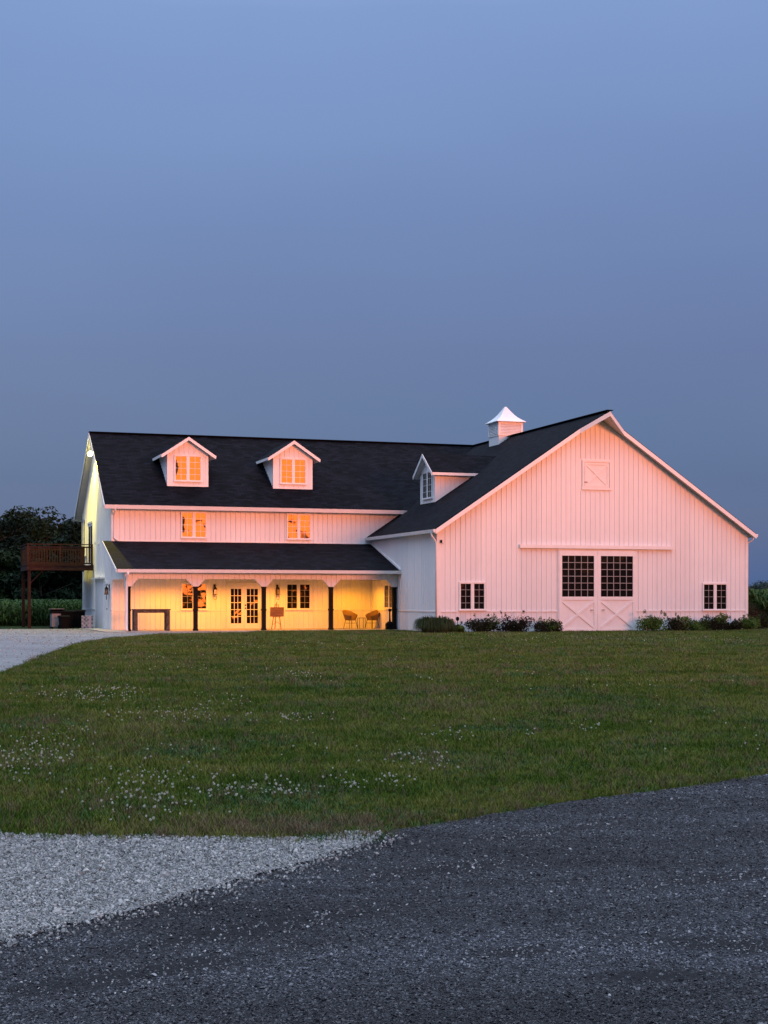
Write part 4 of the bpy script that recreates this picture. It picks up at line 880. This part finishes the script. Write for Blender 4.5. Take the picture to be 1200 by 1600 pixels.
def corn_field(name, spots, hs, seed, label):
    r = np.random.default_rng(seed); n = len(spots); pr = [corn_proto(seed*10+k, 1.0) for k in range(4)]
    s = r.uniform(.88, 1.12, n)*hs; scatter(name, spots, pr, r.integers(0, 4, n), np.stack([r.normal(0, .05, n), r.normal(0, .05, n), r.uniform(0, 6.28, n)], 1), np.stack([s*1.0, s*1.0, s], 1), label, 'corn')
cr0 = np.random.default_rng(3); sp = []
for j in range(34):
    yy = 76 + j*.76 if j < 14 else 86.6 + (j-14)*1.6
    for i in range(170):
        x = -30 + i*.17 + cr0.normal(0, .03)
        if x < -13.2 + (yy-76)*-.12 and x > -30: sp.append((x, yy + x*.10 + 2 + cr0.normal(0, .04), 0))
corn_field('corn_field', sp, 1.16, 2, 'rows of green corn behind the left end of the barn')
sp = []
for j in range(40):
    d = 4.5 + j*.76
    for i in range(120):
        p = W(14.9 + i*.17 + cr0.normal(0, .03), d + cr0.normal(0, .04)); sp.append(tuple(p))
corn_field('corn_field', sp, 1.62, 5, 'tall green corn beyond the right corner of the barn')

# far wood on the right-hand horizon
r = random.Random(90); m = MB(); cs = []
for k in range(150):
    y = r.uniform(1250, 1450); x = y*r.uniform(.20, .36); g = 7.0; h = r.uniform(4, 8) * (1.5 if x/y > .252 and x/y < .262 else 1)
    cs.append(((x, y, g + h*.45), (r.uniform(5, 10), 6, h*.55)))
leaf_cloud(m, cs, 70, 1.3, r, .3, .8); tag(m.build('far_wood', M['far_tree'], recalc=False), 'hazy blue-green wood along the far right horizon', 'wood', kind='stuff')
# wood behind the camera: what the windows mirror and what shades the low walls from the afterglow
m = MB(); cs = []; r = random.Random(91)
BC, BD, BN = Vector((9 + 66*.559, 63 - 66*.829)), Vector((.829, .559)), Vector((.559, -.829))
def belt(q): return BC + BD*q + BN*r.uniform(0, 12)
for k in range(760):
    q = r.uniform(-75, 75); p = belt(q); h = 7.8 + .9*math.sin(q*.21) + .7*math.sin(q*.63+1) + r.uniform(-.8, .8)
    if -25 < q < -14.8 or -11.6 < q < -10.6: continue
    cs.append(((p.x, p.y, h*r.uniform(.2, .84)), (1.5, 1.5, h*.18)))
    p = belt(q); cs.append(((p.x, p.y, r.uniform(.2, 2.4)), (1.4, 1.4, .8)))
for k in range(90): p = belt(r.uniform(-5, 12)); cs.append(((p.x, p.y, r.uniform(.4, 5)), (1.3, 1.3, 1.0)))
leaf_cloud(m, cs, 75, .27, r, .2, .6); 
for k in range(60): p = belt(r.uniform(-75, 75)); m.tube([(p[0], p[1], -.2), (p[0]+.2, p[1], 3.5), (p[0], p[1]+.2, 6.4)], [.15, .11, .03], 6)
tag(m.build('roadside_wood', M['tree'], recalc=False), 'dark wood across the road, mirrored in the barn windows', 'wood', kind='stuff')

# ------------------------------------------------------------------ lawn blades, clover, stones
def tuft(seed, nb, h, spread, wd, mat, name='grass_tuft'):
    r = random.Random(seed); m = MB()
    for _ in range(nb):
        a = r.random()*6.28; q = r.random()**.5*spread; b = r.random()*6.28; hh = h*r.uniform(.55, 1.15); ln = hh*r.uniform(.15, .75)
        p0 = Vector((math.cos(a)*q, math.sin(a)*q, -.01)); d = Vector((math.cos(b), math.sin(b), 0)); s = Vector((-math.sin(b), math.cos(b), 0))*wd*r.uniform(.7, 1.3); o = len(m.v)
        p1 = p0 + d*ln*.35 + Vector((0, 0, hh*.65)); p2 = p0 + d*ln + Vector((0, 0, hh))
        m.v += [tuple(p0-s), tuple(p0+s), tuple(p1-s*.8), tuple(p1+s*.8), tuple(p2)]; m.f += [(o, o+1, o+3, o+2), (o+2, o+3, o+4)]
    return m.mesh(name, mat, recalc=False)
g = np.random.default_rng(11)
def lawn_points(dens, y0, y1, margin=3.0):
    pts = []
    A = 0; n = int(dens * (y1-y0) * (0.56*(y0+y1)/2 + 2*margin)); 
    y = np.sqrt(g.uniform(y0*y0, y1*y1, n)); x = (g.uniform(-1, 1, n)) * (.28*y + margin)
    return np.stack([x, y], 1)
def keep(p, edge=0.0):
    x, y = p[:, 0], p[:, 1]; jit = g.normal(0, .05, len(x))
    ok = (y > np.interp(x, fx, fy) + jit + edge) & (x > np.interp(y, ly, lx) + jit + edge)
    u = (x-X0)*CT + (y-Y0)*ST; v = -(x-X0)*ST + (y-Y0)*CT
    ok &= ~((u > -.05) & (u < BW+.05) & (v > -.12)); ok &= ~((u <= -.05) & (v > 4.5)); ok &= ~((u >= BW+.05) & (v > 4.2))
    return p[ok]
lay = [lawn_points(800, 8.5, 13), lawn_points(460, 13, 20), lawn_points(210, 20, 34), lawn_points(95, 34, 66)]
weeds = np.array([gpx(x, y) for x, y in zip(g.normal(470, 55, 110), g.normal(1313, 5, 110))] + [gpx(x, y) for x, y in zip(g.normal(575, 16, 40), g.normal(1308, 4, 40))] + [gpx(x, y) for x, y in zip(g.normal(210, 120, 60), g.normal(1312, 3, 60))])
pts = np.concatenate([keep(np.concatenate(lay)), weeds]); n = len(pts); dist = pts[:, 1]
protos = [tuft(1, 30, .042, .048, .0016, M['blade']), tuft(2, 26, .050, .055, .0017, M['blade']), tuft(3, 20, .064, .05, .0015, M['blade']), tuft(4, 18, .085, .05, .0014, M['dry'], 'dry_tuft'), tuft(5, 24, .04, .07, .0045, M['cloverleaf'], 'clover_tuft')]
pn = np.array([mnoise.noise(Vector((a*.55, b*.35, 3.1))) for a, b in pts]); pn2 = np.array([mnoise.noise(Vector((a*.9, b*.6, 9.7))) for a, b in pts])
fe = dist - np.interp(pts[:, 0], fx, fy)
pdry = np.clip(.02 + .25*np.clip(pn-.25, 0, 1) + .55*np.exp(-((fe-.35)/.28)**2)*np.clip(1-np.abs(pts[:, 0]+.55)/1.0, 0, 1) + .10*np.exp(-fe/.5) + .10*np.clip(pn2, 0, 1), 0, .8)
idx = g.integers(0, 3, n); rr = g.random(n); idx[rr < pdry] = 3; idx[(rr > .96 - .65*np.clip(pn2-.08, 0, 1) - .45*np.exp(-((fe-.15)/.18)**2)*np.clip((pts[:, 0]-.0)/.6, 0, 1)*(pn > -.1)) & (rr >= pdry)] = 4
s = g.uniform(.7, 1.25, n) * np.clip(1 + (dist-12)/34, 1, 2.3) * (1 + .35*np.clip(pn, -.6, .6)); sh = s / np.clip(1 + (dist-12)/60, 1, 1.8)
scatter('grass', np.concatenate([pts, np.zeros((n, 1))], 1), protos, idx, np.stack([g.normal(0, .08, n), g.normal(0, .08, n), g.uniform(0, 6.28, n)], 1), np.stack([s, s, sh], 1), 'mown green lawn with drier tufts towards the road edge', 'lawn')
# weeds creeping onto the gravel
# clover heads in loose drifts
def clover_proto(seed):
    r = random.Random(seed); m = MB(); hz = .066
    for k in range(34):
        d = Vector((r.gauss(0, 1), r.gauss(0, 1), r.gauss(.25, 1))).normalized(); p = Vector((0, 0, hz)) + d*.0085; a = d.orthogonal().normalized(); b = d.cross(a); o = len(m.v)
        m.v += [tuple(p-a*.0035), tuple(p-b*.0035), tuple(p+a*.0035), tuple(p+b*.0035), tuple(p+d*.006)]; m.f += [(o, o+1, o+4), (o+1, o+2, o+4), (o+2, o+3, o+4), (o+3, o, o+4)]
    me = m.mesh('clover_head', M['petal'], recalc=False); return me
CL = [(60, 1178, 65, 22, 80), (20, 1200, 30, 18, 25), (130, 1088, 75, 7, 75), (180, 1080, 30, 5, 25), (250, 1120, 85, 12, 90), (310, 1117, 25, 8, 22), (100, 1145, 60, 10, 14), (135, 1098, 20, 5, 10), (220, 1240, 90, 30, 75), (250, 1215, 50, 16, 30), (345, 1238, 45, 16, 34),
      (430, 1238, 45, 12, 40), (545, 1228, 35, 8, 22), (615, 1223, 22, 8, 16), (640, 1192, 35, 10, 24), (690, 1196, 22, 8, 12), (690, 1152, 38, 8, 20), (460, 1123, 40, 5, 24), (465, 1057, 50, 5, 26), (480, 1055, 20, 4, 10), (320, 1047, 90, 4, 26), (350, 1098, 40, 12, 22), (230, 1270, 60, 16, 22),
      (920, 1140, 22, 6, 14), (830, 1152, 12, 5, 5), (1180, 1170, 15, 8, 6), (990, 1000, 120, 4, 60), (850, 1000, 70, 4, 20), (1160, 1003, 40, 5, 20), (780, 993, 120, 3, 40), (1000, 1070, 60, 6, 10), (1150, 1065, 30, 5, 5), (820, 1055, 25, 4, 5), (450, 1010, 150, 6, 40), (200, 1030, 80, 5, 20), (720, 1080, 300, 60, 40), (300, 1180, 250, 40, 30), (950, 1100, 200, 60, 14)]
cp = []
for cx, cy, rx, ry, k in CL:
    for _ in range(int(k*1.35)):
        x, y = cx + g.normal(0, .70)*rx, min(1300, cy + g.normal(0, .72)*ry)
        if y < 990: continue
        cp.append(gpx(x, y))
cp = keep(np.array(cp), .12); n = len(cp); s = g.uniform(.42, .78, n)*np.clip(1+(cp[:, 1]-14)/55, 1, 1.5)
scatter('clover_flowers', np.concatenate([cp, np.zeros((n, 1))], 1), [clover_proto(k) for k in range(4)], g.integers(0, 4, n), np.stack([g.normal(0, .2, n), g.normal(0, .2, n), g.uniform(0, 6.28, n)], 1), np.stack([s, s, s*g.uniform(.8, 1.2, n)], 1), 'drifts of small white clover flowers in the lawn', 'clover')
# stones
def stone_proto(seed, mat):
    bm = bmesh.new(); bmesh.ops.create_icosphere(bm, subdivisions=2, radius=1); r = random.Random(seed); 
    for v in bm.verts: v.co = Vector((v.co.x*r.uniform(.75, 1.2), v.co.y*r.uniform(.7, 1.05), v.co.z*.62*r.uniform(.75, 1.15)))
    bm.verts.ensure_lookup_table(); kill = r.sample(list(bm.verts), 20); bmesh.ops.dissolve_verts(bm, verts=kill)
    me = bpy.data.meshes.new('stone_chip'); bm.to_mesh(me); bm.free(); me.materials.append(mat); return me
def inpoly(p, poly):
    x, y = p[:, 0], p[:, 1]; c = np.zeros(len(p), bool); j = len(poly)-1
    for i in range(len(poly)):
        xi, yi = poly[i]; xj, yj = poly[j]; c ^= ((yi > y) != (yj > y)) & (x < (xj-xi)*(y-yi)/(yj-yi+1e-12)+xi); j = i
    return c
n = 150000; q = np.stack([g.uniform(-5.2, .25, n), g.uniform(4.6, 9.1, n)], 1); q = q + g.normal(0, .012, q.shape)
q = q[inpoly(q + g.normal(0, .03, q.shape) + np.abs(g.normal(0, .15, (len(q), 1)))*(g.random((len(q), 1)) < .30)*np.array([[-.75, .65]]), drive) & (q[:, 1] < np.interp(q[:, 0], fx, fy) + .04)]; n = len(q); s = g.lognormal(math.log(.0070), .36, n)
scatter('gravel_stones', np.concatenate([q, (.016 + s*.3)[:, None]], 1), [stone_proto(k, M['stone']) for k in range(5)], g.integers(0, 5, n), g.uniform(0, 6.28, (n, 3))*[.25, .25, 1], np.stack([s, s, s], 1), 'pale crushed limestone gravel beside the road', 'gravel')
n = 24000; yy = np.sqrt(g.uniform(4.3**2, 15**2, n)); q = np.stack([g.uniform(-1, 1, n)*(.28*yy+1.2), yy], 1); q = q[inpoly(q, road) & ~inpoly(q, drive)]
dn = np.array([mnoise.noise(Vector((a*.6, b*.9, 1.3))) for a, b in q]); q = q[g.random(len(q)) < .30 + .9*dn]
ex = []
for cx_, cy_, rx_, ry_, an in ((.53, 5.92, .3, .14, 20), (1.45, 6.05, .55, .2, -10), (-.55, 6.35, .95, .2, 38), (.30, 7.75, .75, .2, 34), (-.9, 5.6, .7, .2, 35), (1.9, 7.6, .9, .16, 30), (.9, 8.9, .8, .15, 36)):
    k = int(900*rx_*ry_*3.14) + 40; a_, b_ = g.normal(0, .62, k)*rx_, g.normal(0, .62, k)*ry_; ca, sa = math.cos(R(an)), math.sin(R(an)); ex.append(np.stack([cx_ + a_*ca - b_*sa, cy_ + a_*sa + b_*ca], 1))
ex = np.concatenate(ex); ex = ex[inpoly(ex, road) & ~inpoly(ex, drive)]; q = np.concatenate([q, ex]); n = len(q); s = g.lognormal(math.log(.0056), .30, n)
scatter('loose_chippings', np.concatenate([q, (.008 + s*.25)[:, None]], 1), [stone_proto(20+k, M['chip']) for k in range(5)], g.integers(0, 5, n), g.uniform(0, 6.28, (n, 3))*[.15, .15, 1], np.stack([s, s, s*.8], 1), 'loose stone chippings scattered on the worn asphalt', 'gravel')
# aggregate bound in the worn road surface, ravelled out in places
SPOTS = [(.53, 5.92, .26, .10, 20), (1.45, 6.05, .55, .17, -10), (1.0, 5.55, .35, .10, 8), (-.55, 6.35, .95, .16, 38), (.30, 7.75, .75, .17, 34), (-.9, 5.6, .7, .15, 35), (1.9, 7.6, .9, .13, 30), (.9, 8.9, .8, .12, 36), (2.6, 6.3, .6, .14, 25)]
n = 330000; yy = 4.4 + (14-4.4)*g.random(n)**1.35; q = np.stack([g.uniform(-1, 1, n)*(.27*yy+.35), yy], 1); q = q[inpoly(q, road) & ~inpoly(q, drive)]; n = len(q)
dmin = np.full(n, 9.0)
for cx_, cy_, rx_, ry_, an in SPOTS:
    dx, dy = q[:, 0]-cx_, q[:, 1]-cy_; ca, sa = math.cos(R(an)), math.sin(R(an)); dmin = np.minimum(dmin, np.hypot((dx*ca+dy*sa)/rx_, (-dx*sa+dy*ca)/ry_))
q = q[(g.random(n) < np.clip(dmin*.8 - .25, .12, 1))]; n = len(q); s = g.lognormal(math.log(.0050), .30, n)*np.clip(1+(q[:, 1]-8)/16, 1, 1.35)
scatter('road_aggregate', np.concatenate([q, (.008 + s*.02)[:, None]], 1), [stone_proto(60+k, M['agg']) for k in range(6)], g.integers(0, 6, n), g.uniform(0, 6.28, (n, 3))*[.12, .12, 1], np.stack([s*1.15, s, s*.55], 1), 'worn aggregate standing proud of the dark road surface', 'asphalt')
n = 9000; q = np.stack([g.uniform(-22, -4, n), g.uniform(26, 76, n)], 1); q = q[inpoly(q, drive)]; n = len(q); s = g.lognormal(math.log(.02), .3, n)
scatter('gravel_stones', np.concatenate([q, (.016 + s*.2)[:, None]], 1), [stone_proto(40+k, M['stone']) for k in range(4)], g.integers(0, 4, n), g.uniform(0, 6.28, (n, 3))*[.2, .2, 1], np.stack([s, s, s*.7], 1), 'pale gravel stones on the drive curving to the left end', 'gravel')
